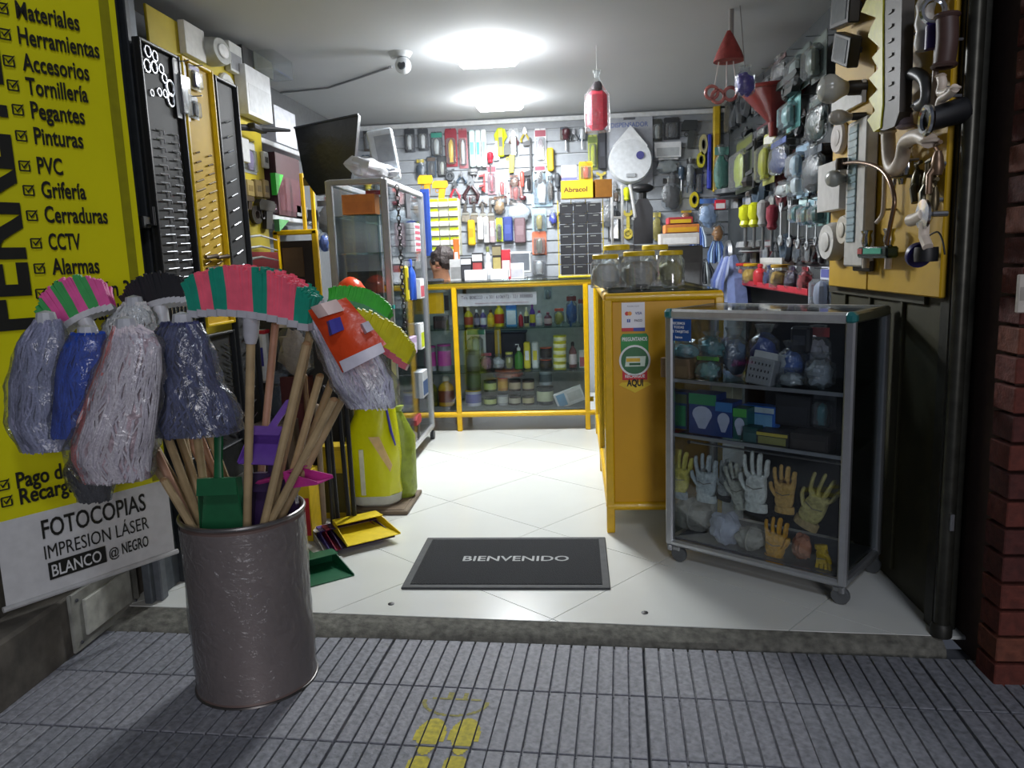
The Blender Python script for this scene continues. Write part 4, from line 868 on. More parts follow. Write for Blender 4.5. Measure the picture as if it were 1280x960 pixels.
# gloves: one continuous skinned hand each
def glove(label,Fr,b,col,tilt=0,spread=.05,off=0,cuff=None,n_=1,flip=1,z=None,name='work_glove'):
    l,w_,h_=bb(Fr,b,off); t=thing(name,label,'glove',l+Vector((0,0,h_/2)),Fr[2],'work gloves in the display case'); t.rotation_euler=(0,tilt,Fr[2])
    H=h_*(1/(abs(math.cos(tilt))+.25*abs(math.sin(tilt)))); W=min(w_,H*.62); z0=-H/2; s=H
    vs=[];es=[];rr=[]
    def V(x,y,z,r): vs.append((x,y,z)); rr.append(r); return len(vs)-1
    r0=W*.36
    a=V(0,0,z0+s*.04,r0*.95); b_=V(0,0,z0+s*.22,r0*.8); c_=V(0,0,z0+s*.40,r0*.98); d_=V(0,0,z0+s*.54,r0*.95); es+=[(a,b_),(b_,c_),(c_,d_)]
    for i in range(4):
        u=(i-1.5)*W*.215*flip; ln=[.36,.44,.42,.32][i]*s; sp=(i-1.5)*spread*flip
        k1=V(u,-.002,z0+s*.60,W*.128); k2=V(u+sp*ln*.5,-.010,z0+s*.60+ln*.5,W*.125); k3=V(u+sp*ln,-.004,z0+s*.60+ln*.90,W*.11); es+=[(d_,k1),(k1,k2),(k2,k3)]
    k1=V(-W*.34*flip,-.006,z0+s*.36,W*.14); k2=V(-W*.45*flip,-.014,z0+s*.50,W*.135); k3=V(-W*.47*flip,-.014,z0+s*.62,W*.115); es+=[(b_,k1),(k1,k2),(k2,k3)]
    me=bpy.data.meshes.new('glove_body'); me.from_pydata(vs,es,[]); o=bpy.data.objects.new('glove_body',me); COL.objects.link(o); o.parent=t
    sk=o.modifiers.new('s','SKIN'); sk.use_smooth_shade=True
    for i,v in enumerate(me.skin_vertices[0].data): v.radius=(rr[i],max(rr[i]*.42,.007)); v.use_root=(i==0)
    sb=o.modifiers.new('u','SUBSURF'); sb.levels=sb.render_levels=2
    me.materials.append(mat(col,.85,0,.25,.9,scale=70))
    g=MB(); n=20; R1=W*.34
    g2=[]; 
    g.lathe([(R1*1.0,z0-.004),(R1*1.06,z0),(R1*1.03,z0+s*.12),(R1*.96,z0+s*.13),(R1*.9,z0+s*.02)],n,M=Matrix.Diagonal((1,.42,1,1))); g.build('cuff',mat(cuff or col,.85,0,.25,.9,scale=70),t)
    g=MB().tube([(-W*.25,-.014-W*.06,z0+s*.42),(0,-.016-W*.08,z0+s*.38),(W*.25,-.014-W*.06,z0+s*.42)],.0015,5).build('palm_seam',mat('7a7568',.8),t)
    return t
fG=dF(.055); fG2=dF(.07)
glove('yellow glove with a pale grey cuff, farthest left of the upper row',fG2,(836,560,868,622),'cfc45c',R_(8),cuff='9aa3a6')
glove('bluish grey glove, second in the upper row',fG2,(864,566,903,626),'b4bec0')
glove('narrow dark edged white glove seen from its side',dF(.11),(896,572,922,626),'a9aeaa',R_(10),cuff='3a3d3c')
glove('small off-white glove partly behind the large white one',fG2,(908,576,938,636),'b3b5a8',R_(-12))
glove('large white glove in the middle of the upper row',dF(.045),(926,563,966,638),'d8dcd6')
glove('tan leather glove right of the large white one',fG,(964,580,999,640),'cca45c')
glove('greenish tan glove tilted at the right post',fG,(1000,588,1046,664),'bdb272',R_(24),spread=.1,cuff='b09a6a')
glove('golden yellow glove standing upright in the bottom row',dF(.05),(950,644,990,702),'d29a22',R_(4),flip=-1)
glove('bright yellow glove lying at the lower right corner',dF(.05),(1012,682,1046,718),'c0a010',R_(170),spread=.1)
for b,off,c,l in(((846,640,892,684),.13,'9a9890','crumpled grey white cap or cloth, leftmost on the case floor'),((889,655,926,696),.07,'a8aec0','crumpled pale blue cloth roll, middle of the case floor'),((920,674,955,704),.06,'9c9a92','small crumpled grey cloth beside the golden glove'),((990,672,1014,706),.08,'b0765a','crumpled pinkish packet near the bright yellow glove')):
    l0,w_,h_=bb(dF(off),b); t=thing('cloth_roll',l,'cloth',(l0.x,l0.y,.096+h_*.42),AD,'crumpled cloths on the case floor')
    MB().blob((0,0,0),(w_*.5,w_*.4,h_*.46),.35,9,20,14,seed=b[0]).build('cloth_body',mat(c,.9,0,.25,.9,scale=30),t); MB().torus((w_*.05,-w_*.1,0),w_*.36,.004,18,5,axis='x').build('hem',mat(c,.9,0,.3),t)
for i,(b,l) in enumerate((((842,556,870,566),'red packet lying beneath the middle shelf, left'),((874,557,902,568),'red packet lying beneath the middle shelf, right'))): put(dF(.14),'bar','red_packet',b,'b02a38 c84a50',l,'packet',GC,d=.04,snap=.455)
# rod on which gloves hang
t=thing('hanging_rod','thin metal rod holding the upper row of gloves','rod',(0,0,0)); p1=dF(.085)[0]+Vector((math.cos(AD)*.03,math.sin(AD)*.03,.45)); p2=p1+Vector((math.cos(AD),math.sin(AD),0))*.57; t.location=p1
MB().tube([(0,0,0),tuple(p2-p1)],.004,8).build('rod_bar',STEEL,t); MB().blob((0,0,0),(.008,.008,.008),n=8,rings=5).build('rod_end',BLACK,t)
# ================================================================ LEFT SIDE BOARDS
def board(name,label,x,y0,y1,z0,z1,col,edge=None,lipc=None,n=0,rz=PI/2):
    t=thing(name,label,'board',(x,(y0+y1)/2,z0),rz); w_=y1-y0; h_=z1-z0
    MB().box((0,.006,h_/2),(w_,.012,h_),r=.003).build('panel',mat(col,.65,0,.15,scale=6),t)
    if edge:
        for s_ in(-1,1): MB().box((s_*(w_/2-.006),-.006,h_/2),(.012,.022,h_),r=.003).build('edge_strip',mat(edge,.45),t)
        for z in(.006,h_-.006): MB().box((0,-.006,z),(w_-.024,.02,.012),r=.003).build('cross_strip',mat(edge,.45),t)
    return t
board('tool_board','tall black display board of rings and wrenches nearest the banner',-1.45,2.60,2.87,.45,1.93,'101112','0c0d0e')
board('tool_board','narrow yellow display board of drill bits with yellow edges',-1.45,2.885,3.135,.93,1.94,'c9a200','d8b400')
board('tool_board','narrow black display board with chrome bits beside the yellow bit board',-1.45,3.15,3.36,.40,1.93,'1a1b1d','25272a')
board('tool_board','black board with fan of silver bits under the yellow bit board',-1.46,2.89,3.14,.42,.90,'191a1c','202225')
board('electrical_board','large yellow board of doorbells, lamps and locks on the left wall',-1.70,3.16,4.24,.62,2.22,'c3ae18')
OD='first second third fourth fifth sixth seventh eighth ninth tenth eleventh twelfth thirteenth fourteenth fifteenth sixteenth seventeenth eighteenth nineteenth twentieth twenty-first twenty-second'.split()
FA=frame((-1.45,0,0),PI/2); FD=frame((-1.70,0,0),PI/2)
for i,(px,py,rr) in enumerate(((184,64,9),(193,70,8),(183,82,10),(192,84,9),(201,86,7),(205,98,7),(212,110,12),(199,115,6),(206,117,6),(213,125,10),(190,116,5))):
    b=(px-rr,py-rr,px+rr,py+rr); l,w_,h_=bb(FA,b,.004); o=MB().torus((0,0,h_/2),h_*.38,h_*.075,18,6).build('ring_spanner',STEEL,None,l); o.rotation_euler=(0,0,PI/2); tag(o,f'chrome ring on the tall black board, {OD[i]} from the left','ring','chrome rings on the tall black board')
for r_ in range(20):      # rows of hex keys, two columns
    for c_ in range(2):
        yy=2.66+c_*.10; z=1.64-r_*.030; ln=.05+.03*(r_/20)
        g=MB(); g.tube([(-ln/2,-.008,.0),(ln/2,-.008,.003),(ln/2,-.008,-.012)],.0022,6); g.tube([(0,0,.001),(0,-.008,.001)],.0015,5)
        o=g.build('hex_key',STEEL,None,(-1.4505,yy+.03,z)); o.rotation_euler=(0,0,PI/2); tag(o,f'dark hex key on the tall black board, {["left","right"][c_]} column, {OD[r_]} from the top','hex key','hex keys on the tall black board')
for i in range(9):
    for j in range(2):
        h_=.10+.012*i; t=thing('combination_wrench',f'small chrome wrench on the tall black board, {["upper","lower"][j]} row, {OD[i]} from the left','wrench',(-1.452,2.625+.027*i,.98-j*.22-h_*.2),PI/2,'wrenches on the tall black board'); k_wrench(t,.018,.008,h_,[])
for r_ in range(14):
    for c_ in range(2):
        z=1.60-r_*.035; ln=.03+.05*((r_%5)/5); g=MB(); g.tube([(-ln/2,-.008,0),(ln/2,-.008,0)],[.003,.004],6); g.tube([(0,0,0),(0,-.008,0)],.0015,5)
        o=g.build('drill_bit',mat('6a5a3a',.4,.6),None,(-1.4505,2.955+c_*.10,z)); o.rotation_euler=(0,R_(-14),PI/2); tag(o,f'bronze drill bit on the yellow board, {["left","right"][c_]} column, {OD[r_]} from the top','drill bit','drill bits on the yellow board')
for i in range(6):
    o=MB().tube([(-.05,-.012,0),(.045,-.012,.006),(.055,-.012,.0)],[.007,.009,.004],8).build('chisel_bit',mat('4a3a2a',.4,.5),None,(-1.4405,2.96+(i%2)*.10,1.20-.045*(i//2))); o.rotation_euler=(0,0,PI/2); tag(o,f'thick dark bit low on the yellow bit board, {["left","right"][i%2]} column, {OD[i//2]} from the top','bit','thick bits on the yellow board')
for i in range(22):
    z=1.76-i*.06; g=MB(); g.tube([(-.03,-.01,-.006),(.03,-.01,.012)],.0035,6); g.tube([(0,0,0),(0,-.01,.003)],.0015,5); o=g.build('chrome_bit',CHROME,None,(-1.4505,3.25,z)); o.rotation_euler=(0,0,PI/2); tag(o,f'bright chrome bit on the narrow black board, {OD[i]} from the top','bit','chrome bits on the narrow black board')
for i in range(12):
    for j in range(2):
        o=MB().tube([(-.03,-.008,.012),(.03,-.008,-.012)],.0025,6).build('silver_bit',CHROME,None,(-1.4605,2.96+j*.11,.84-.034*i)); o.rotation_euler=(0,0,PI/2); tag(o,f'thin silver bit on the lower black board, {["left","right"][j]} column, {OD[i]} from the top','bit','silver bits on the lower black board')
put(FA,'pack','goods_pack',(222,76,237,148),'d0d0d0 e0e0e0 5a5a60','white card of fixings at the upper left of the yellow bit board','pack',off=.008,d=.02)
put(FA,'pack','goods_pack',(239,82,252,112),'c0b070 5a4a90 3a3060','small card with a purple part at the top of the yellow bit board','pack',off=.008,d=.02)
put(FA,'pack','goods_pack',(239,120,250,148),'b0b0b0 888888 505050','small clear card on the yellow bit board','pack',off=.008,d=.02)
for k,nm,b,c,l,cat,d in [
 ('box','doorbell',(228,33,252,72),'d0d0cc','tilted white rectangular fixture at the top left of the large yellow board','fixture',.03),
 ('disc','round_lamp',(257,48,281,81),'a8aaa6 e0e0e0','round clear bulkhead lamp on the large yellow board','lamp',.07),
 ('box','alarm_panel',(284,56,299,91),'d4d6d4 8a8c90','white alarm panel with a small window on the large yellow board','panel',.03),
 ('box','goods_box',(300,60,312,84),'2a2b2c','small black box at the top of the large yellow board','box',.03),
 ('disc','round_cover',(275,92,292,125),'c9cac6','white round cover plate on the large yellow board','cover',.02),
 ('box','control_box',(302,90,332,148),'d6d8da c4c6c8','big white electrical control box on the large yellow board','box',.06),
 ('box','goods_box',(288,172,306,201),'d0d0ce','small white junction box on the large yellow board','box',.05),
 ('pack','goods_pack',(304,177,321,216),'b0b2b0 d0d0d0 9a8ab0','card of small parts below the white junction box','pack',.02),
 ('bar','thermometer',(328,190,334,210),'c8c8c8 444444','small chrome bolt fitting at the right edge of the yellow board','fitting',.02),
 ('bar','padlock_pack',(296,225,304,245),'a38c50 7a6430','brass lock, first of the row on the yellow board','lock',.03),
 ('bar','padlock_pack',(306,225,315,246),'9a854c 7a6430','brass lock, second of the row on the yellow board','lock',.03),
 ('bar','padlock_pack',(317,225,325,247),'7a6638 5a4a28','darker brass lock, third of the row on the yellow board','lock',.03),
 ('bar','padlock_pack',(327,225,334,248),'8a7440 5a4a28','brass lock at the right end of the row','lock',.03),
 ('roll','black_ring',(313,257,326,280),'2a241e 4a4038','black ring handle low on the yellow board','ring',.02),
 ('tool','black_tool',(322,250,342,286),'2a2622 221e1a','black pistol shaped tool low on the yellow board','tool',.04),
 ('plier','small_plier',(299,256,308,276),'5a4a40','small brown handled plier beside the black ring','plier',.02),
 ('tool','bronze_knob_lock',(303,245,315,262),'4a3a26 3a2c1c','dark bronze door knob on the yellow board','knob',.04)]:
    put(FD,k,nm,b,c,l,cat,'fittings on the large yellow board' if 'lock,' in l else None,d=d,off=.001)
t=thing('door_closer','long black door closer arm sticking out over the yellow board','door closer',at(285,158,x=-1.66)); p=at(362,163,x=-1.52)-t.location
MB().tube([(0,0,0),tuple(p*.5),tuple(p)],[.014,.018,.008],8).build('arm',BLACK,t); MB().box(tuple(p*.45),(.04,.16,.03),r=.005).build('cylinder_body',mat('1e1f22',.4),t)
# open glass clamp box beneath ceiling
l,w_,h_=bb(FD,(315,62,340,94)); t=thing('clear_box','clear plastic cover box under the ceiling at the right of the yellow board','box',l,PI/2); MB().box((0,-.06,h_/2),(w_,.12,h_),r=.006).build('clear_cover',PET,t); MB().box((0,-.004,h_/2),(w_*.9,.006,h_*.9),r=.002).build('base_plate',mat('8a8c80',.5),t)
# white wall hooks with red cloth
l,w_,h_=bb(FD,(292,290,346,345),.02); t=thing('clip_rack','white clip rack with curved hooks in front of a red panel','rack',l,PI/2)
MB().box((-w_*.46,-.02,h_/2),(.03,.04,h_),r=.004).build('rack_back',mat('d0d2d0',.4),t); MB().box((w_*.18,.002,h_*.25),(w_*.7,.004,h_*.6)).build('red_panel',mat('a8202c',.5),t)
for i in range(4): z=h_*(.12+.24*i); MB().tube([(-w_*.44,-.03,z),(-w_*.1,-.05,z+.015),(w_*.3,-.05,z-.004)],[.007,.006,.003],8).build('hook',mat('d8dad8',.35),t)
# steel shelf on the left wall
t=thing('wall_shelf','white steel shelf unit against the left wall behind the yellow board','shelf',(-1.86,4.7,.0),PI/2)
for z in(.4,.9,1.44,1.86): MB().box((.03,-.05,z),(.86,.16,.03),r=.004).build('shelf_board',mat('b9bbbd',.4),t)
for x in(-.4,.46): MB().box((x,-.12,1.0),(.02,.02,2.0),r=.003).build('upright',mat('8a8c8e',.4),t)
FL=frame((-1.76,0,0),PI/2)
for k,nm,b,c,l,cat,z in [('box','goods_box',(336,138,362,180),'d0d2da e8e8f0','glossy white carton on the top left wall shelf','box',1.877),
 ('box','goods_box',(338,196,368,262),'4a2a30 5a3038','dark maroon carton between the left wall shelves','box',1.457),
 ('bag','goods_bag',(337,250,352,270),'c83a78','pink bag at the left of the middle shelf','bag',1.457),
 ('bag','goods_bag',(352,246,362,270),'9a9aa0','grey bag on the middle left wall shelf','bag',1.457),
 ('box','goods_box',(362,250,378,272),'5a5c60 888888','small grey carton on the middle left wall shelf','box',1.457)]:
    put(FL,k,nm,b,c,l,cat,snap=z,d=.08)
for b,c,l in(((339,218,349,245),'3ac83a','bright green wedge shaped piece at the yellow board edge'),((343,275,356,290),'5a9a60','dull green wedge beneath the white shelf')):
    l0,w_,h_=bb(FL,b,.03); o=MB().prism([(-w_/2,0),(w_/2,h_),(-w_/2,h_)],-.03,0).build('foam_wedge',mat(c,.5),None,l0); o.rotation_euler=(0,0,PI/2); tag(o,l,'wedge')
FY=frame((0,4.62,0),0)
t=thing('ladder_frame','yellow two-legged upright frame standing behind the yellow cabinet','level',(-1.61,4.66,1.36))
for x in(-.03,.03): MB().box((x,0,.17),(.022,.02,.36),r=.003).build('frame_leg',YEL,t)
MB().box((0,.0,.30),(.05,.012,.05),r=.004).build('cross_block',mat('5a4818',.4),t)
t=thing('cabinet','low yellow framed cabinet with a dark brown front on the left','cabinet',(-1.69,4.62,.0))
for x in(-.12,.12): MB().box((x,.0,.685),(.034,.034,1.37),r=.005).build('post',YEL,t)
MB().box((0,0,1.36),(.27,.034,.03),r=.005).build('top_rail',YEL,t)
MB().box((0,.03,.66),(.21,.03,1.30)).build('door',mat('2c2118',.6),t); MB().box((-.03,.01,1.18),(.13,.01,.18),r=.003).build('inset_panel',mat('5a4226',.6),t)
# goods by the cabinet
for k,nm,b,c,l,cat,yy in [('bag','goods_bag',(395,248,420,292),'5a5c5a 404040','grey bag with black straps hanging behind the glass cabinet','bag',5.0),('bag','goods_bag',(404,238,418,262),'b03838 d8d8d8','red and white bag hanging beside the glass cabinet','bag',5.1),('bag','goods_bag',(397,285,412,315),'3a64b8','blue bag hanging under the grey one','bag',5.0),('pack','goods_pack',(408,262,419,310),'c8c8c8 a02838 888888','white and red pack beside the glass cabinet post','pack',5.06),('tool','black_tool',(385,262,398,300),'1c1d20 26272a','black hand tool hanging by the yellow levels','tool',5.0)]:
    put(frame((0,yy,0),0),k,nm,b,c,l,cat,d=.06)
# glass tower cabinet
UX0,UX1,UY0,UY1,UH=-1.25,-.965,3.95,4.89,1.58
gu=thing('glass_cabinet','tall aluminium framed glass cabinet on castors left of the aisle','cabinet',((UX0+UX1)/2,UY0,0)); UO=gu.location
def gp(mb,name,mt): 
    for i,v in enumerate(mb.v): mb.v[i]=tuple(Vector(v)-UO)
    return mb.build(name,mt,gu)
for x in(UX0,UX1):
    for y in(UY0,UY1): gp(MB().box((x,y,UH/2+.04),(.034,.034,UH-.08),r=.005),'post',ALU); gp(MB().lathe([(.028,-.012),(.03,0),(.028,.012)],12,M=Matrix.Translation((x,y,.03))@Matrix.Rotation(PI/2,4,'Y')),'caster_wheel',mat('333538'))
for z in(UH-.01,.09):
    for x in(UX0,UX1): gp(MB().box((x,(UY0+UY1)/2,z),(.03,UY1-UY0,.03),r=.005),'rail',ALU if x<-1 else mat('d0d2d4',.35,.6))
    for y in(UY0,UY1): gp(MB().box(((UX0+UX1)/2,y,z),(UX1-UX0,.03,.03),r=.005),'rail',ALU)
for z in(.33,.62,.93,1.21,1.40): gp(MB().box(((UX0+UX1)/2,(UY0+UY1)/2,z),(UX1-UX0-.02,UY1-UY0-.02,.006)),'glass_shelf',clear(tint='cfe0dc',gloss=.1,rough=.03,key='shelf_glass3'))
gp(MB().box((UX1,(UY0+UY1)/2,.83),(.004,UY1-UY0-.03,1.44)),'side_glass',GLASS); gp(MB().box(((UX0+UX1)/2,UY0,.83),(UX1-UX0-.03,.004,1.44)),'front_glass',GLASS)
gp(MB().box(((UX0+UX1)/2,(UY0+UY1)/2,.10),(UX1-UX0-.02,UY1-UY0-.02,.01)),'base_panel',mat('6a6c6e',.3,.5))
gp(MB().box((UX0+.004,(UY0+UY1)/2,.83),(.004,UY1-UY0-.03,1.44)),'back_panel',mat('34363a',.4))
gp(MB().box((UX1,UY0,.93),(.037,.037,.02)),'joint_band',mat('2a8a84',.4))
def inu(kind,nm,x,y,z,w_,d,h_,c,l,cat,rz=PI/2): t=thing(nm,l,cat,(x,y,z+.004),rz,'goods in the glass tower cabinet'); K[kind](t,w_,d,h_,c.split())
inu('box','goods_box',-1.10,4.04,1.403,.17,.10,.10,'c07434 b86c30','orange brown carton on the top shelf of the glass cabinet','box',0)
inu('bag','goods_bag',-1.08,4.25,1.403,.12,.10,.15,'c8c8c8 c03040','clear bag with a red and white card behind the orange carton','bag',0)
inu('box','goods_box',-1.06,4.5,1.403,.12,.1,.14,'34363a 4a4c50','dark carton at the back of the top shelf','box')
inu('bottle','goods_bottle',-1.0,4.50,1.00-.067,.08,.06,.24,'2c54b8 2c54b8','tall blue bottle on the glass cabinet shelf','bottle')
inu('bar','goods_bar',-1.0,4.34,.933,.05,.05,.2,'c8b820 3a3a20','yellow upright box beside the blue bottle','box')
inu('box','goods_box',-1.0,4.68,.933,.12,.06,.12,'d0d2d4 b04a5a','white carton with red print beside the blue bottle','box')
for i in range(5): inu('box','small_carton',-1.0,4.62,1.213+i*.034,.16,.06,.032,'d4d4d8 a04858',f'{OD[i]} from the bottom of the stacked white and red cartons','box')
inu('box','goods_box',-1.03,4.40,.623,.16,.08,.10,'b09ab8 c8c0d0','pale lilac carton on the middle cabinet shelf','box')
inu('box','goods_box',-1.03,4.66,.623,.10,.08,.16,'d8dadc b8c820','white and lime carton on the middle cabinet shelf','box')
inu('box','goods_box',-1.13,4.15,.933,.16,.12,.18,'2a2e2a 3a3e38','dark green carton on the middle of the cabinet','box',0)
inu('box','goods_box',-1.13,4.15,.623,.16,.12,.2,'26241f 34302a','dark brown carton on the lower middle of the cabinet','box',0)
inu('box','goods_box',-1.0,4.62,.333,.16,.06,.16,'b0b4b8 34507a','grey and blue carton on the lower cabinet shelf','box')
inu('tool','goods_tool',-1.0,4.45,.11,.14,.05,.14,'a02c34 2a2a2a','red and black tool on the cabinet bottom','tool')
inu('tool','goods_tool',-1.0,4.65,.333+.0,.14,.05,.12,'c8b820 2a2a2a','yellow and black tool on the lowest cabinet shelf','tool')
inu('can','goods_can',-1.12,4.10,.333,.12,.12,.14,'3a3c3e 5a5c5e 2a2a2a','dark tin on the lower shelf of the cabinet','can',0)
# chain
ch=thing('hanging_chain','black plastic chain hanging down inside the glass cabinet corner','chain',(-.935,4.12,1.56)); 
for i in range(38):
    M=Matrix.Translation((0,0,-.012-i*.026))@Matrix.Rotation(PI/2*(i%2),4,'Z')@Matrix.Diagonal((.65,1,1,1)); MB().torus((0,0,0),.016,.0042,12,5,M=M).build('chain_link',BLACK,ch)
# orange dome on blue stand
l=at(438,356,y=3.7); t=thing('dome_lamp','orange dome topped toilet plunger standing near the glass cabinet','plunger',(l.x,l.y,.0))
MB().tube([(0,0,0),(0,0,l.z-.05)],.012,8).build('stick',WOOD,t); MB().lathe([(.075,l.z-.06),(.072,l.z-.02),(.05,l.z+.015),(.02,l.z+.035),(0,l.z+.04)],20).build('rubber_cup',mat('e0481c',.3),t)
t.name='toilet_plunger'
MB().lathe([(.05,l.z-.16),(.055,l.z-.06),(.05,l.z-.055)],18).build('clear_sleeve',PET,t)
# black plastic covered object and white bag on top
sx=at(365,160,y=4.3); 
def slab(name,label,cat,pts,y,th,mt,pn,dy=None,kind='sheet'):
    P=[at(a,b,y=y+(dy[i] if dy else 0)) for i,(a,b) in enumerate(pts)]; o0=P[0]; t=thing(name,label,cat,o0)
    g=MB(); n=len(P); vs=[tuple(p-o0) for p in P]+[tuple(p-o0+Vector((0,th,0))) for p in P]; g.add(vs,[tuple(range(n)),tuple(range(n,2*n))[::-1]]+[(i,i+n,(i+1)%n+n,(i+1)%n) for i in range(n)]); g.build(pn,mt,t); return t
t=slab('monitor_screen','large black flat panel in plastic leaning over the glass cabinet','panel',[(368,160),(448,143),(443,200),(436,238),(395,244),(380,222)],4.35,.05,mat('14171e',.35,0,.2,.3),'panel_body',[.1,-.1,-.1,-.05,.0,.05])
t.name='wrapped_panel'; MB().tube([(0,-.005,0),tuple(at(448,143,y=4.245)-t.location)],.006,6).build('seam_edge',mat('3a3e48',.4),t)
l=at(455,240,y=4.1); t=thing('crumpled_bag','crumpled translucent plastic bag lying on top of the glass cabinet','bag',(l.x,4.15,1.60))
MB().blob((0,0,.06),(.12,.12,.06),.35,7,24,14,M=Matrix.Rotation(R_(18),4,'Y'),seed=4).build('bag_film',clear(gloss=.15,rough=.2,wr=.9,key='film',milky=.35,tint='c8ccd4'),t); MB().blob((.12,0,.03),(.06,.05,.035),.6,10,14,10,seed=8).build('bag_knot',mat('c8ccd4',.3,0,.1,.8),t)
t=thing('white_carton','white carton in clear film standing on the glass cabinet corner','box',(-1.0,4.22,1.60)); t.rotation_euler=(0,R_(-8),R_(8))
MB().box((0,0,.13),(.13,.08,.26),r=.004).build('carton_body',mat('d8dade',.4),t); MB().box((.012,-.0405,.16),(.09,.001,.14)).build('grey_print',mat('9a9ea4',.4),t); MB().box((0,0,.13),(.138,.088,.27),r=.01).build('clear_film',BAG,t)
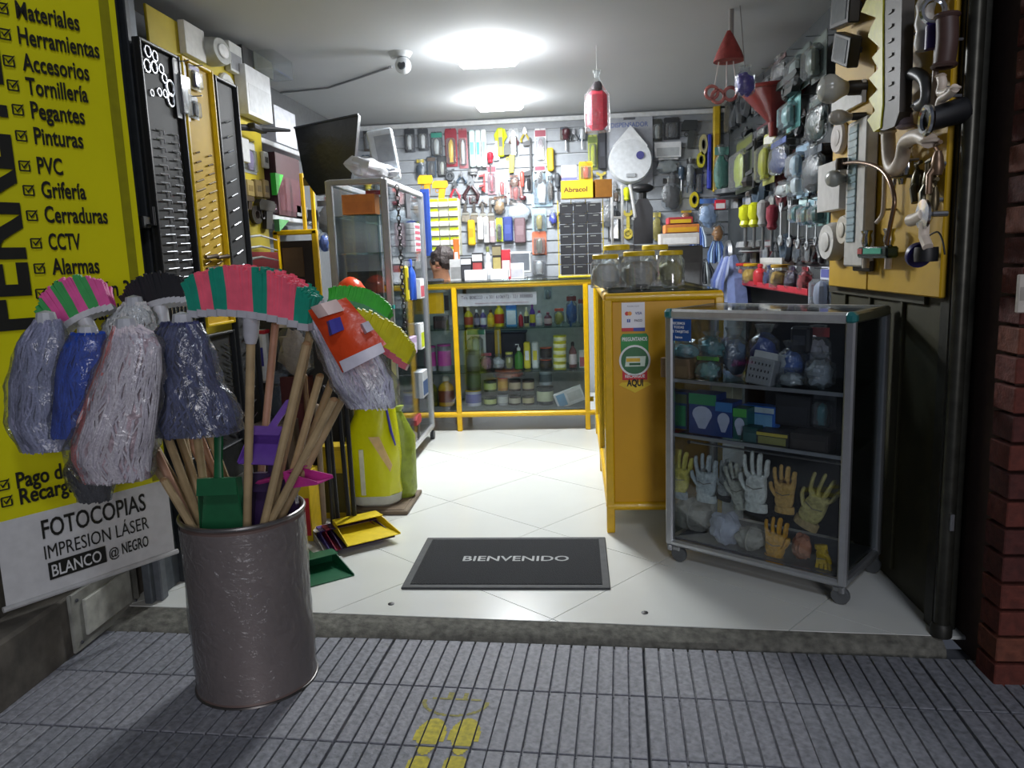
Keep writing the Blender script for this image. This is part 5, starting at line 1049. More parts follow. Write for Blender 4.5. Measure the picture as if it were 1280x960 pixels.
# ================================================================ BACK WALL
FB=frame((0,WY-.01,0),0)
GB='packs hanging on the back wall'
for k,nm,b,c,l,cat in [
 ('pack','tool_pack',(478,160,490,190),'3a3e44 4a4e54 c8c8c8','grey card with chrome tool high at the left end of the back wall','pack'),
 ('pack','tool_pack',(505,160,518,190),'50545a 3a3e44 d0d2d4','grey card with a chrome tool, left of the teal marked one','pack'),
 ('pack','tool_pack',(522,160,535,188),'52565c 44484e e0e0e0','grey card with bright chrome tool, second from the white carton','pack'),
 ('pack','tool_pack',(538,164,553,196),'4a5056 3a8a7a b0b4b4','grey card with a teal mark on the back wall','pack'),
 ('pack','tool_pack',(556,160,571,208),'8a2a38 8a2a38 d8b020','maroon headed pack with a yellow tool inside','pack'),
 ('pack','tool_pack',(573,160,584,210),'a86a70 8a3440 d0d0d0','pale maroon headed pack right of the yellow tool pack','pack'),
 ('bar','sealant_tube',(587,163,594,209),'cfe4e4 6ab0b0','pale teal tube hanging first of three','tube'),
 ('bar','sealant_tube',(595,163,601,209),'d8e8e8 4a9a9a','pale teal tube hanging second of three','tube'),
 ('bar','sealant_tube',(602,162,608,209),'e4eaea 7ababa','whitish tube hanging third of three','tube'),
 ('driver','screwdriver',(609,190,617,216),'c0283a','red handled screwdriver beside the yellow caulking gun','screwdriver'),
 ('saw','hand_saw',(616,161,634,200),'c8d820','lime yellow handled saw high on the back wall','saw'),
 ('tool','power_tool',(630,180,646,216),'3a3e3c d0c020','dark grey tool with yellow grip under the lime saw','tool'),
 ('bar','spirit_level',(622,160,630,196),'c8d820 404440','lime yellow upright strip beside the saw','level'),
 ('pack','tool_pack',(636,160,648,198),'b0b4b8 9a9ea2 5a5e62','clear pack of grey bits right of the lime saw','pack'),
 ('clamp','bar_clamp',(655,172,669,240),'26282c 1c1c20','black bar clamp hanging in the middle of the back wall','clamp'),
 ('pack','tool_pack',(668,160,683,204),'d0d0d4 8a2a40 8a7a80','white card with maroon header in the upper middle','pack'),
 ('pack','tool_pack',(668,206,682,235),'e0e0e4 b83048 303034','white barcode card with a red header below the maroon one','pack'),
 ('bar','yellow_card',(684,185,692,214),'d8b420','narrow yellow card right of the barcode card','card'),
 ('driver','screwdriver',(702,160,713,188),'4a2a30','dark handled tool hanging above the glue box','screwdriver'),
 ('driver','screwdriver',(724,160,731,186),'b8bcc0','grey handled tool above the yellow and orange card','screwdriver'),
 ('pack','tool_pack',(735,168,747,212),'a0a850 5a6a30 c8d030','olive green pack left of the black strap','pack'),
 ('bar','black_strap',(748,162,758,212),'26282e 3a3c44','long black strap pack right of the olive pack','strap'),
 ('plier','plier',(562,224,575,250),'b02838 505458','red handled pliers in the second row','plier'),
 ('plier','plier',(578,218,599,250),'3a2226 707478','large pliers with dark red handles in the second row','plier'),
 ('clamp','red_clamp',(599,217,610,240),'c03a3c 8a2a2a','bright red clamp right of the large pliers','clamp'),
 ('pack','tool_pack',(609,206,620,243),'c8a0a8 b83848 a04050','pink and red pack of small parts','pack'),
 ('pack','tool_pack',(621,219,634,246),'e0e0e0 e8e8e8 c03a3a','white card with red foot in the second row','pack'),
 ('bag','goods_bag',(636,218,649,234),'6a4a3a 7a5040','brown bag in the second row','bag'),
 ('pack','tool_pack',(637,226,652,253),'c07a74 d06a60 a03a34','salmon red pack under the brown bag','pack'),
 ('driver','screwdriver',(650,214,656,250),'c85a50','long red screwdriver at the end of the second row','screwdriver'),
 ('bag','goods_bag',(632,248,664,278),'b0b8c0','big clear bag hanging below the second row','bag'),
 ('brush','paint_brush',(577,254,587,278),'4a4640 8a8478','grey brush, first of the row under the pliers','brush'),
 ('brush','paint_brush',(588,254,598,279),'3e3a36 807a70','dark brush, second of the row under the pliers','brush'),
 ('brush','paint_brush',(599,254,608,280),'54504a 8a8478','grey brush, third of the row under the pliers','brush'),
 ('brush','paint_brush',(609,254,618,280),'4a4640 7a7468','grey brush, fourth of the row under the pliers','brush'),
 ('bag','goods_bag',(616,244,632,268),'8a6a40 6a4a30','brown paper bag of brushes in the row','bag'),
 ('bar','yellow_sleeve',(585,275,594,307),'c8a418 a88a10','yellow sleeve hanging under the brushes','sleeve'),
 ('bar','white_sleeve',(597,271,604,300),'d4d4d4 a0a0a0','white sleeve right of the yellow one, shorter','sleeve'),
 ('bar','white_sleeve',(605,271,611,304),'c8c8ca 8a8a8a','white sleeve right of the yellow one, longer','sleeve'),
 ('bar','maroon_sleeve',(612,276,619,304),'9a8a8c d0d0d0','white and brown sleeve before the lime pack','sleeve'),
 ('pack','tool_pack',(620,272,628,302),'a8b828 c8d030 303030','lime green pack in the third row','pack'),
 ('bar','blue_sleeve',(629,271,641,302),'2a3a7a 3a4a8a','dark blue upright pack in the third row','pack'),
 ('bar','grey_sleeve',(643,272,657,304),'6a545a 7a646a','brownish grey upright pack in the third row','pack'),
 ('pack','tool_pack',(665,260,683,289),'8aa0a8 a0b0b8 a89a50','pale blue clear pack with a brass lock','pack'),
 ('pack','tool_pack',(665,289,683,319),'b86a50 c06040 707060','orange card with a steel lock below the brass one','pack'),
 ('bag','goods_bag',(686,262,697,280),'3a4ac0','bright blue bag beside the lock packs','bag'),
 ('pack','tool_pack',(664,214,690,258),'a8c0d0 b0c8d8 d0d8e0','wide pale blue pack above the lock packs','pack'),
 ('pack','tool_pack',(664,318,683,345),'6a6e74 7a7e84 a0a4a8','grey card with a silver lock just above the counter','pack'),
 ('box','goods_box',(818,178,851,197),'c8cacc a0a4a6','white carton right of the round dispenser','box'),
 ('bag','goods_bag',(820,195,851,216),'9aa0a0 d0d0d0','clear bag with a white part under the white carton','bag'),
 ('pack','tool_pack',(815,148,828,176),'40443f 3a3e3a b0b4b0','dark card with chrome tool above the white carton','pack'),
 ('pack','tool_pack',(830,146,850,174),'3a3d40 33363a 505458','dark card at the top right of the back wall','pack'),
 ('bar','blue_level',(884,168,889,236),'2c3aa8 20207a','long blue strip hanging near the right corner','level'),
 ('bar','yellow_pole',(891,132,900,240),'c8a818 b08a10','yellow pole in the right corner of the back wall','pole'),
 ('roll','tape_roll',(874,168,884,194),'b8b080 6a6a60','pale tape roll near the blue strip','tape'),
 ('roll','tape_roll',(871,190,881,210),'c0b830 50503a','yellow tape roll under the pale one','tape'),
 ('roll','tape_roll',(862,240,873,260),'c8b41c 50503a','yellow tape roll low near the right corner','tape'),
 ('tool','dark_tool',(852,150,872,185),'303436 3a3e3c','dark tool high near the right corner','tool'),
 ('bag','goods_bag',(857,196,870,235),'6a6e70 303030','grey bag right of the clear bags','bag'),
 ('bag','goods_bag',(826,220,852,262),'34373a 2a2a2a','dark bag in the lower right of the back wall','bag'),
 ('bag','goods_bag',(752,250,772,285),'5a5c60 8a8c90','grey bag between the glue rack and the white frame','bag'),
 ('plier','plier',(760,225,776,252),'6a6c70 8a8c90','silver pliers left of the white frame','plier'),
 ('driver','screwdriver',(779,234,788,265),'c8d020','lime tipped tool under the round dispenser','screwdriver'),
 ('bag','goods_bag',(850,262,866,280),'a86a30 c8a020','amber bag over the cartons at the right','bag')]:
    put(FB,k,nm,b,c,l,cat,GB,off=.002,d=.05)
# upper-left dark packs filling between named ones (left of the white carton) and lower gaps
cols=['4a4e52','3c4044','5a5048','6a3038','b0a040','3a4a5a','8a8c8e','343638']; cn=['grey','dark grey','brown','maroon','olive yellow','slate blue','pale grey','black']
def fill(Fr,rows,tagl,grp,seed,off=.004,d=.03):
    random.seed(seed)
    for ri,(xa,xb,ya,yb_,n) in enumerate(rows):
        for i in range(n):
            ci=random.randrange(len(cols)); x0=xa+(xb-xa)*i/n; x1=x0+(xb-xa)/n*.86; yo=random.uniform(-2,2)
            ya2=ya[0]+(ya[1]-ya[0])*i/n if isinstance(ya,tuple) else ya; yb2=yb_[0]+(yb_[1]-yb_[0])*i/n if isinstance(yb_,tuple) else yb_
            od=['first','second','third','fourth','fifth','sixth','seventh','eighth','ninth','tenth','eleventh','twelfth','thirteenth','fourteenth'][i]
            kk=random.choice(['pack','pack','bag','plier','wrench','driver']); nm={'pack':'tool_pack','bag':'goods_bag','plier':'plier','wrench':'wrench','driver':'screwdriver'}[kk]
            cc=[cols[ci],random.choice(cols),random.choice(['c8c8cc','909498','404448','a8a8a0'])] if kk in('pack','bag') else [cols[ci]]
            put(Fr,kk,nm,(x0,ya2+yo,x1,yb2+yo),cc,f'{cn[ci]} {nm.replace("_"," ")}, {od} in {tagl[ri]}',nm.split('_')[-1],grp,off=off,d=d)
fill(FB,[(455,480,222,250,2),(574,660,246,256,7),(636,664,160,180,2),(684,702,216,250,2),(758,776,240,262,2),(700,736,160,176,3),(454,478,160,188,2),(452,476,192,222,2),(520,560,196,222,3),(556,600,212,228,3),(700,760,216,240,4),(690,762,250,280,3),(760,830,262,300,4),(836,880,208,240,4)],
 ['the third row, far left of the back wall','the thin row above the hanging brushes','the top row behind the black clamp','the gap left of the yellow glue box','the gap under the round dispenser','the top row above the glue box','the top left corner of the back wall','the second row, far left of the back wall','the row above the yellow tape guns','the gap above the pliers','the row behind the glue box','the row behind the wire rack','the low row beside the black sprayer','the row left of the yellow pole'],'assorted packs on the back wall',5)
# yellow tape guns
for b,l in(((523,219,541,248),'left yellow tape gun above the drawer cabinet'),((541,226,560,250),'right yellow tape gun above the drawer cabinet')): put(frame((0,6.2,0),0),'tool','tape_gun',b,'d8a818 c89010',l,'tape gun','yellow tape guns',d=.05)
# drawer cabinet
l,w_,h_=bb(frame((0,6.1,0),0),(537,248,574,320)); t=thing('drawer_cabinet','small parts drawer cabinet of white and lime bins beside the seated person','cabinet',l)
MB().box((0,.06,h_/2),(w_,.12,h_),r=.004).build('cabinet_body',mat('9a9a8a',.5),t)
for i in range(3):
    for j in range(6):
        x=-w_/2+w_*(i+.5)/3; z=h_*(j+.5)/6
        dr_=MB().box((x,-.010,z-h_*.02),(w_*.30,.02,h_*.085),r=.003).build('drawer',mat('d8d8cc',.4),t); 
        MB().box((x,-.003,z+h_*.05),(w_*.29,.006,h_*.055)).build('bin_label',mat('b8c81c' if (i+j)%2==0 or i!=1 else '9a9c80',.4),dr_)
l,w_,h_=bb(frame((0,6.05,0),0),(527,236,538,320)); t=thing('blue_signboard','narrow upright blue panel left of the drawer cabinet','panel',l); MB().box((0,.01,h_/2),(w_,.02,h_),r=.003).build('panel_body',mat('2c4a9a',.4),t); MB().box((0,-.002,h_/2),(w_*.3,.004,h_*.9)).build('panel_groove',mat('1f3a80',.4),t)
# things on the back counter
FC=frame((0,5.42,0),0); TZ=1.019
for k,nm,b,c,l,cat,d in [('box','goods_box',(577,322,590,342),'222226 3a3a40 c8c8cc','black carton at the left of the counter top','box',.08),('box','goods_box',(591,316,604,342),'26262a a04040 d8d8d8','black carton with white top print on the counter','box',.08),('bottle','glue_bottle',(605,308,615,342),'b8bcc0 7a8048 d0d0d0','clear grey bottle on the counter top','bottle',.06),('box','goods_box',(616,306,627,342),'2c2824 a89a60 8a8060','tall black carton on the counter top','box',.06),('box','goods_box',(627,312,638,334),'b82c3c d8d8d8 c8303c','red and white tilted carton on the counter top','box',.03),
 ('box','paper_box',(582,337,610,347),'d8d8dc','flat white paper stack, left on the counter','paper',.12),('box','paper_box',(614,336,636,347),'d4d4d8','flat white paper stack, middle of the counter','paper',.12),('box','paper_card',(637,329,655,348),'dcdce0 b8b8c0','white standing paper card with small print','card',.01),('bar','orange_bottle',(567,298,574,330),'e07030 d8d8d8','orange upright tube beside the seated person','tube',.03),('box','goods_box',(563,324,578,344),'c0c0c0 888888','grey small box beside the person','box',.06)]:
    put(FC,k,nm,b,c,l,cat,'goods on the back counter top',d=d,snap=TZ)
l,w_,h_=bb(frame((0,5.5,0),0),(637,313,664,346)); l.z=TZ; t=thing('small_monitor','small white framed screen standing on the back counter','monitor',l)
MB().box((0,0,h_*.6),(w_,.03,h_*.8),r=.005).build('bezel',mat('c8cacc',.4),t); MB().box((0,-.0155,h_*.62),(w_*.84,.002,h_*.64)).build('screen',mat('6a7078',.2),t); MB().box((0,0,h_*.1),(w_*.2,.03,h_*.2)).build('neck',mat('9a9c9e'),t); MB().box((0,0,.006),(w_*.6,.1,.012),r=.003).build('foot',mat('9a9c9e'),t)
t=thing('keyboard','dark flat keyboard in front of the person on the counter','keyboard',(-1.02,5.32,TZ)); MB().box((0,0,.008),(.2,.10,.016),r=.004).build('keyboard_body',mat('3a3c42'),t); MB().box((0,0,.018),(.18,.08,.005),r=.002).build('key_field',mat('222428'),t)
# wire rack with black packs
RYk=4.95
l,w_,h_=bb(frame((0,5.25,0),0),(698,240,754,350)); l.z=TZ; h_=1.50-TZ
t=thing('wire_rack','yellow wire rack of black blister packs at the counter corner','rack',(l.x,5.28,TZ))
WY_=mat('c8b428',.4)
for x in(-.5,-.2,.12,.5):
    MB().tube([(x*w_,-.03,0),(x*w_,-.03,h_+.03)],.0035,6).build('upright_wire',WY_,t)
for j in range(7): MB().tube([(-w_*.5,-.03,h_*(j+.3)/7),(w_*.5,-.03,h_*(j+.3)/7)],.003,6).build('cross_wire',WY_,t)
MB().box((0,.0,.006),(w_*1.05,.10,.012),r=.003).build('rack_base',WY_,t)
for i in range(3):
    for j in range(7):
        p=thing('black_blister_pack',f'black pack on the yellow wire rack, {["left","middle","right"][i]} column, {OD[j]} from the bottom','pack',(l.x+(i-1)*w_*.31,5.27-.03+.012,TZ+.02+j*h_/7.2),0,'black packs on the wire rack')
        MB().box((0,-.012,h_/15),(w_*.295,.016,h_/7.6),r=.002).build('pack_body',mat('24262a',.35),p); MB().box((.01*(j%3-1),-.021,h_/9.5),(w_*.12,.002,.005)).build('silver_strip',mat('8a8e8a',.3,.5),p)
# abracol box
l,w_,h_=bb(frame((0,5.22,0),0),(690,211,733,238)); t=thing('glue_carton','yellow carton lettered Abracol on top of the wire rack','box',(l.x+.05,5.24,1.535)); 
w_=.21;h_=.115
MB().box((0,0,h_/2),(w_,.10,h_),r=.002).build('carton_body',mat('d8b01c',.45),t)
lettering('Abracol',mat('5a3a14'),t,-w_*.42,w_*.32,h_*.36,h_*.26,-.0508,bold=.03)
o=MB().box((0,0,h_/2),(.11,.12,h_),r=.002).build('carton_side',mat('8a5a1c',.5),t); o.location=(w_/2+.06,.02,0); o.rotation_euler=(0,0,R_(10))
l2=t.location
p=thing('price_card','white card standing on the yellow glue carton','card',(l2.x-.05,5.24,1.652)); MB().box((0,0,.05),(.10,.03,.10),r=.002).build('card_body',mat('e0dcd8'),p); MB().box((0,-.016,.012),(.10,.001,.02)).build('blue_edge',mat('6a70b0'),p)
p=thing('tape_pack','yellow and orange tape pack standing on the glue carton','pack',(l2.x+.06,5.24,1.652)); k_pack(p,.09,.03,.12,['d8b820','c8a010','e06a3a'])
# white round dispenser on backing board
l,w_,h_=bb(FB,(758,143,816,236),.002); t=thing('paper_dispenser','large round white paper dispenser mounted on a grey board','dispenser',l)
MB().box((0,-.008,h_/2),(w_,.014,h_),r=.003).build('backing_board',mat('a2a6ae',.5),t)
lettering('DISPENSADOR',mat('5a6a9a'),t,-w_*.4,w_*.4,h_*.83,h_*.06,-.0158,bold=.02)
MB().box((0,-.018,h_*.95),(w_*.25,.004,h_*.05)).build('hang_tab',mat('50545c'),t)
R0=w_*.47; M=Matrix.Translation((0,-.016,h_*.36))@Matrix.Rotation(PI/2,4,'X'); MB().lathe([(R0,0),(R0,.10),(R0*.93,.12),(0,.125)],36,M=M).build('round_body',mat('c4c8cc',.3),t)
MB().prism([(-R0*.3,h_*.36),(R0*.62,h_*.36),(R0*.75,h_*.55),(R0*.45,h_*.66),(0,h_*.82),(-R0*.8,h_*.56)],-.135,-.02).build('upper_cover',mat('d0d3d6',.3),t)
MB().lathe([(R0*.18,0),(R0*.18,.004)],18,M=Matrix.Translation((R0*.42,-.142,h_*.42))@Matrix.Rotation(PI/2,4,'X')).build('blue_window',mat('3a3a7a',.3),t)
MB().box((0,-.145,h_*.16),(w_*.2,.006,h_*.05),r=.002).build('slot',mat('9a9ea2'),t)
# white L frame and black sprayer
FM=frame((0,5.9,0),0)
l,w_,h_=bb(FM,(789,246,818,305)); t=thing('black_sprayer','black garden sprayer with an oval top standing behind the jars','sprayer',(l.x,5.9,l.z)); 
MB().prism([(-w_*.42,0),(w_*.42,0),(w_*.42,h_*.75),(w_*.2,h_*.95),(-w_*.2,h_*.95),(-w_*.42,h_*.75)],-.04,.04).build('tank',mat('34363a',.4),t)
MB().tube([(0,0,h_*.9),(0,0,h_*1.08)],.03,10).build('neck',BLACK,t); MB().blob((0,0,h_*1.18),(w_*.48,.05,h_*.10),n=18,rings=8).build('oval_handle',BLACK,t)
t2=thing('support_block','grey shelf block carrying the black sprayer','block',(l.x,5.9,0)); MB().box((0,0,l.z/2-.002),(.3,.25,l.z-.01),r=.004).build('block_body',mat('77797b'),t2); MB().box((0,-.127,l.z-.06),(.26,.004,.05)).build('front_strip',mat('a0a2a4'),t2)
l,w_,h_=bb(frame((0,5.8,0),0),(762,232,790,305)); t=thing('white_bracket','white angled metal bracket beside the black sprayer','bracket',(l.x,5.75,l.z)); 
for x in(-.4,.05): MB().box((x*w_,0,h_/2),(.018,.02,h_),r=.002).build('upright',mat('c8cacc',.4),t)
MB().box((-.1*w_,0,h_*.45),(w_*.6,.016,.02),r=.002).build('cross_bar',mat('c8cacc',.4),t); MB().tube([(.4*w_,0,h_*1.0),(.62*w_,0,h_*.45),(.5*w_,-.02,h_*.42)],.012,8).build('angled_arm',mat('d0d2d4',.3),t)
t3=thing('support_block','grey shelf block carrying the white bracket','block',(l.x-.02,5.76,0)); MB().box((0,0,l.z/2-.002),(.22,.14,l.z-.01),r=.004).build('block_body',mat('6f7173'),t3); MB().box((0,-.071,l.z-.06),(.2,.004,.05)).build('front_strip',mat('a0a2a4'),t3)
for b,c,l_ in(((824,292,872,306),'c8c4c0 e0e0e0','white flat carton stacked behind the jars'),((830,281,872,291),'c87838 d8a020','orange flat carton on the white one behind the jars'),((834,272,864,280),'a83038 d8b020','thin red carton topmost behind the jars')):
    put(frame((0,5.3,0),0),'box','flat_carton',b,c,l_,'box','flat cartons behind the jars',d=.15)
l=at(848,306,y=5.3); t=thing('low_cupboard','grey low cupboard carrying the flat cartons','cupboard',(l.x,5.38,0)); MB().box((0,0,l.z/2-.003),(.32,.18,l.z-.008),r=.004).build('cupboard_body',mat('5a5c5e'),t); MB().box((0,-.092,l.z*.5),(.28,.004,l.z*.8)).build('door',mat('6a6c6e'),t)
# ================================================================ RIGHT WALL GOODS
XR=1.243; FRt=frame((XR-.014,0,0),-PI/2); PEG=.115; FR2=frame((1.12,0,0),-PI/2)
FCo=frame((0,6.43,0),0)
pb=board('peg_board','dark grey pegboard carrying the packs along the right wall',XR-.012,3.75,6.4,.75,2.2,'3a3f42',rz=-PI/2)
for k,nm,b,c,l,cat,f in [
 ('bag','goods_bag',(891,180,913,242),'2a7a6a 5a8a80','teal green bag hanging left on the right wall','bag',FCo),
 ('pack','tool_pack',(914,172,934,240),'3a4030 5a6020 a8b42c','dark pack with a lime green tool on the right wall','pack',FR2),
 ('clamp','bar_clamp',(934,175,948,235),'2a2c2e 1c1c1c','black curved clamp between the lime saw and the yellow pack','clamp',FR2),
 ('pack','tool_pack',(947,166,961,230),'b0b060 d8d8d0 c8c820','yellow and white pack on the right wall','pack',FR2),
 ('funnel','red_funnel',(957,112,978,170),'7a2826','dull red funnel hanging high on the right wall','funnel',FR2),
 ('pack','tool_pack',(976,118,992,162),'5a9a98 6aa8a8 8ab8b8','teal card high on the right wall','pack',FR2),
 ('bag','goods_bag',(962,172,985,218),'2c3c6c 3a5090','dark blue bag in the middle of the right wall','bag',FR2),
 ('pack','tool_pack',(986,180,1003,225),'3a4a5c 7a98b0 a0b8c8','slate blue pack right of the dark blue bag','pack',FR2),
 ('pack','tool_pack',(988,210,1002,247),'a8c4d8 6a90b8 e0e8ee','pale blue and white pack above the tea towels','pack',FR2),
 ('bag','goods_bag',(970,226,988,246),'b0b4b4','clear bag with white part on the right wall','bag',FR2),
 ('pack','tool_pack',(990,248,1000,280),'8ab0b0 c0d8d8 5a8a8a','first pale teal pack under the slate packs','pack',FR2),
 ('pack','tool_pack',(1001,248,1013,284),'c4dce0 8ab0c0 5a8a90','second, whitest teal pack under the slate packs','pack',FR2),
 ('pack','tool_pack',(1014,248,1027,282),'8ab4b0 b0d0d0 4a7a78','third pale teal pack under the slate packs','pack',FR2),
 ('bag','goods_bag',(872,246,898,284),'9ab4d8 4a78c0','shiny silver bag with a blue top over the side counter','bag',FCo),
 ('box','red_card',(893,250,906,262),'c8283c e0e0e0','small red card beside the shiny silver bag','card',FCo),
 ('bag','goods_bag',(889,276,906,302),'a87030','amber brown bag under the red card','bag',FCo),
 ('bundle','brush_bundle',(862,282,884,312),'2c4a9a 6a8ac8 c8d8e8 2a3a60','blue and white brush bundle at the counter end','bundle',FCo),
 ('bundle','brush_bundle',(884,300,908,330),'4a70b0 9ab8d8 34508a','pale blue bundle hanging behind the jars','bundle',FCo),
 ('bundle','black_bundle',(868,326,894,356),'2a2e34 c0c8cc 3a4048','black and white striped bundle at the counter end','bundle',FCo),
 ('bundle','blue_broom',(898,318,926,384),'7a88b8 5a6cae a0acd0','pale violet blue hanging bristle bundle behind the display case','bundle',frame((1.12,0,0),-PI/2)),
 ('pack','tool_pack',(1016,334,1034,392),'d0d4e0 5a60a8 c0c8e0','white and violet pack hanging at the yellow board edge','pack',frame((1.12,0,0),-PI/2)),
 ('box','goods_box',(957,322,985,338),'c4c4c0 a8a8a0','white carton behind the red tray','box',FRt),
 ('pack','tool_pack',(984,60,1004,112),'3a4a48 50605c a8b4b0','dark teal pack at the top right of the right wall','pack',FR2),
 ('bag','goods_bag',(966,70,984,104),'4a4c4e 5a3a3a','dark grey bag near the ceiling on the right wall','bag',FR2),
 ('pack','tool_pack',(1006,44,1024,100),'44504a 5a6a62 8a9890','tall dark green pack near the ceiling by the yellow board','pack',FR2),
 ('tool','power_tool',(975,95,1003,118),'1f2a26 16201c','black tool hanging above the teal card','tool',FR2),
 ('bag','goods_bag',(1010,120,1032,176),'20403a 2a4a42','very dark green bag beside the yellow board','bag',FR2),
 ('bag','goods_bag',(1004,180,1030,240),'1c2c3a 24384a','very dark blue bag beside the yellow board','bag',FR2)]:
    put(f,k,nm,b,c,l,cat,'goods hanging on the right wall',d=.07)
for i in range(9):
    b=(930+i*11,256-(i%3)*3,934+i*11,308+(i%4)*2); kk='wrench' if i>3 else 'driver'
    put(FR2,kk,'steel_wrench' if kk=='wrench' else 'yellow_driver',b,'b8bcc0' if i>3 else ['c8cc20','c8cc20','a8a8a8','a04050'][i],f'{["lime topped","second lime topped","grey topped","red topped","bright steel","plain steel","long steel","dull steel","rightmost steel"][i]} {"wrench" if i>3 else "driver"} in the row above the red tray',['driver','wrench'][i>3],'tools in the row above the red tray',d=.02)
fill(frame((XR-.03,0,0),-PI/2),[(905,965,(118,78),(165,125),5),(925,1034,(160,120),(176,160),6),(925,1034,(198,175),(232,215),7),(915,1030,(236,236),(262,262),8),(925,1030,(300,300),(330,330),8)],
 ['the top row of the right wall','the second row of the right wall','the third row of the right wall','the row over the wrenches','the row behind the red tray'],'assorted packs on the right wall pegboard',9)
# red tray
pa=at(925,358,x=1.13); pb_=at(1018,364,x=1.13)
t=thing('red_tray','long red plastic tray of loose parts on the right wall','tray',(1.17,(pa.y+pb_.y)/2,.93),-PI/2); Lr=abs(pa.y-pb_.y)
MB().box((0,0,.005),(Lr,.14,.01),r=.003).build('tray_floor',mat('b02434',.4),t); MB().box((0,-.07,.02),(Lr,.006,.03),r=.002).build('front_lip',mat('c02a3a',.4),t); MB().box((0,.07,.045),(Lr,.006,.08),r=.002).build('back_lip',mat('a82030',.4),t)
for s_ in(-1,1): MB().box((s_*Lr/2,0,.03),(.006,.14,.05),r=.002).build('end_wall',mat('a82030',.4),t)
random.seed(4)
for i,(c,l,k) in enumerate((('c8322a','red pot at the far end of the red tray','jar'),('d8ac18','yellow tub in the red tray','jar'),('b82830','dark red bottle in the red tray','bottle'),('2a3a70','navy bag of parts in the red tray','bag'),('b08a20','amber pot in the red tray','jar'),('3a2a4a','dark purple bag in the red tray','bag'),('a02a34','red bag at the near end of the red tray','bag'))):
    p=thing('tray_item',l,k,(1.165-.0,t.location.y+Lr*(.42-.14*i),.945),-PI/2,'loose parts in the red tray'); p.name={'jar':'small_pot','bottle':'small_bottle','bag':'small_bag'}[k]; K[k](p,.12,.08,.13,[c,c,c])
PEG=.004
# ================================================================ PLUMBING BOARD RIGHT
YX=1.03; FP=frame((YX,0,0),-PI/2)
t=thing('plumbing_board','yellow board of bulbs, pipes and taps at the right of the entrance','board',(YX,2.79,1.0),-PI/2)
for x0,x1 in((-.48,-.06),(-.055,.50)): MB().box(((x0+x1)/2,.01,.62),(x1-x0-.004,.02,1.24),r=.004).build('board_panel',mat('c39a08',.5,0,.12,scale=5),t)
PVC_=mat('d6c8b8',.45); off=.004
def pp(px,py,o=.04): return at(px,py,x=YX-o)
def pipe(name,label,cat,pts,r,mt,o=.04,n=12,mount=True,grp=None,rr=None):
    P=[pp(a,b,o) for a,b in pts]; 
    # smooth path
    if len(P)>2:
        Q=[]
        for i in range(len(P)-1):
            p0=P[max(i-1,0)];p1=P[i];p2=P[i+1];p3=P[min(i+2,len(P)-1)]
            for k in range(5):
                s_=k/5; Q.append(.5*((2*p1)+(p2-p0)*s_+(2*p0-5*p1+4*p2-p3)*s_*s_+(3*p1-p0-3*p2+p3)*s_**3))
        Q.append(P[-1]); P=Q
    t=thing(name,label,cat,P[0],0,grp); MB().tube([p-P[0] for p in P],rr or r,n).build('pipe_body',mt,t)
    for e in(P[0],P[-1]): MB().torus(tuple(e-P[0]),r*1.0,r*.25,12,5,axis='z').build('collar',mt,t)
    if mount: m_=P[len(P)//2]; MB().tube([m_-P[0],m_-P[0]+Vector((o,0,0))],.004,6).build('mount_wire',STEEL,t)
    return t
for k,nm,b,c,l,cat,d in [
 ('disc','round_cover',(1041,152,1057,192),'c4bcb8','oval looking white cover plate below the small bulb','cover',.02),
 ('disc','round_cover',(1030,278,1051,326),'cfcdc9','large white round cover at the lower left of the yellow board','cover',.05),
 ('disc','round_cover',(1051,268,1067,306),'c9c2b4','smaller cream round cover beside the large white one','cover',.04),
 ('box','junction_box',(1030,203,1058,263),'c6c4c2','white square junction box behind the clear bulb','box',.05),
 ('box','junction_box',(1042,111,1080,138),'cbcac8','white flat plate behind the frosted bulbs','plate',.015),
 ('disc','wall_button',(1054,240,1062,258),'c6c4c0','tiny white knob right of the junction box','knob',.03),
 ('bar','black_vent',(1068,326,1090,339),'2a2014 3a3020','small black ribbed strip low on the yellow board','vent',.015)]:
    put(FP,k,nm,b,c,l,cat,'light bulbs on the yellow board' if k=='bulb' else None,d=d,off=off)
for tipx,basex,pyc,hp,gc,l in((1022,1082,109,36,'a8aaa4','large frosted bulb in a dark socket, higher on the yellow board'),(1036,1082,145,19,'a8a49c','small frosted bulb below the large one'),(1032,1072,222,21,'b4b6b0','clear round bulb low on the yellow board over the white box')):
    bq=at(basex,pyc,x=YX); tq=at(tipx,pyc,y=bq.y); Lb=bq.x-tq.x; Rb=hp*.5*(tq-O3).dot(FW)/F
    t=thing('light_bulb',l,'bulb',bq,-PI/2,'light bulbs on the yellow board'); M=Matrix.Rotation(PI/2,4,'X')
    MB().lathe([(Rb*.5,0),(Rb*.5,Lb*.35),(Rb*.42,Lb*.40)],14,M=M).build('dark_socket',mat('2a2622',.5),t)
    MB().lathe([(Rb*.45,Lb*.38),(Rb*.55,Lb*.46),(Rb*.95,Lb*.66),(Rb,Lb*.78),(Rb*.8,Lb*.92),(Rb*.4,Lb*.99),(0,Lb)],20,M=M).build('globe',mat(gc,.2),t)
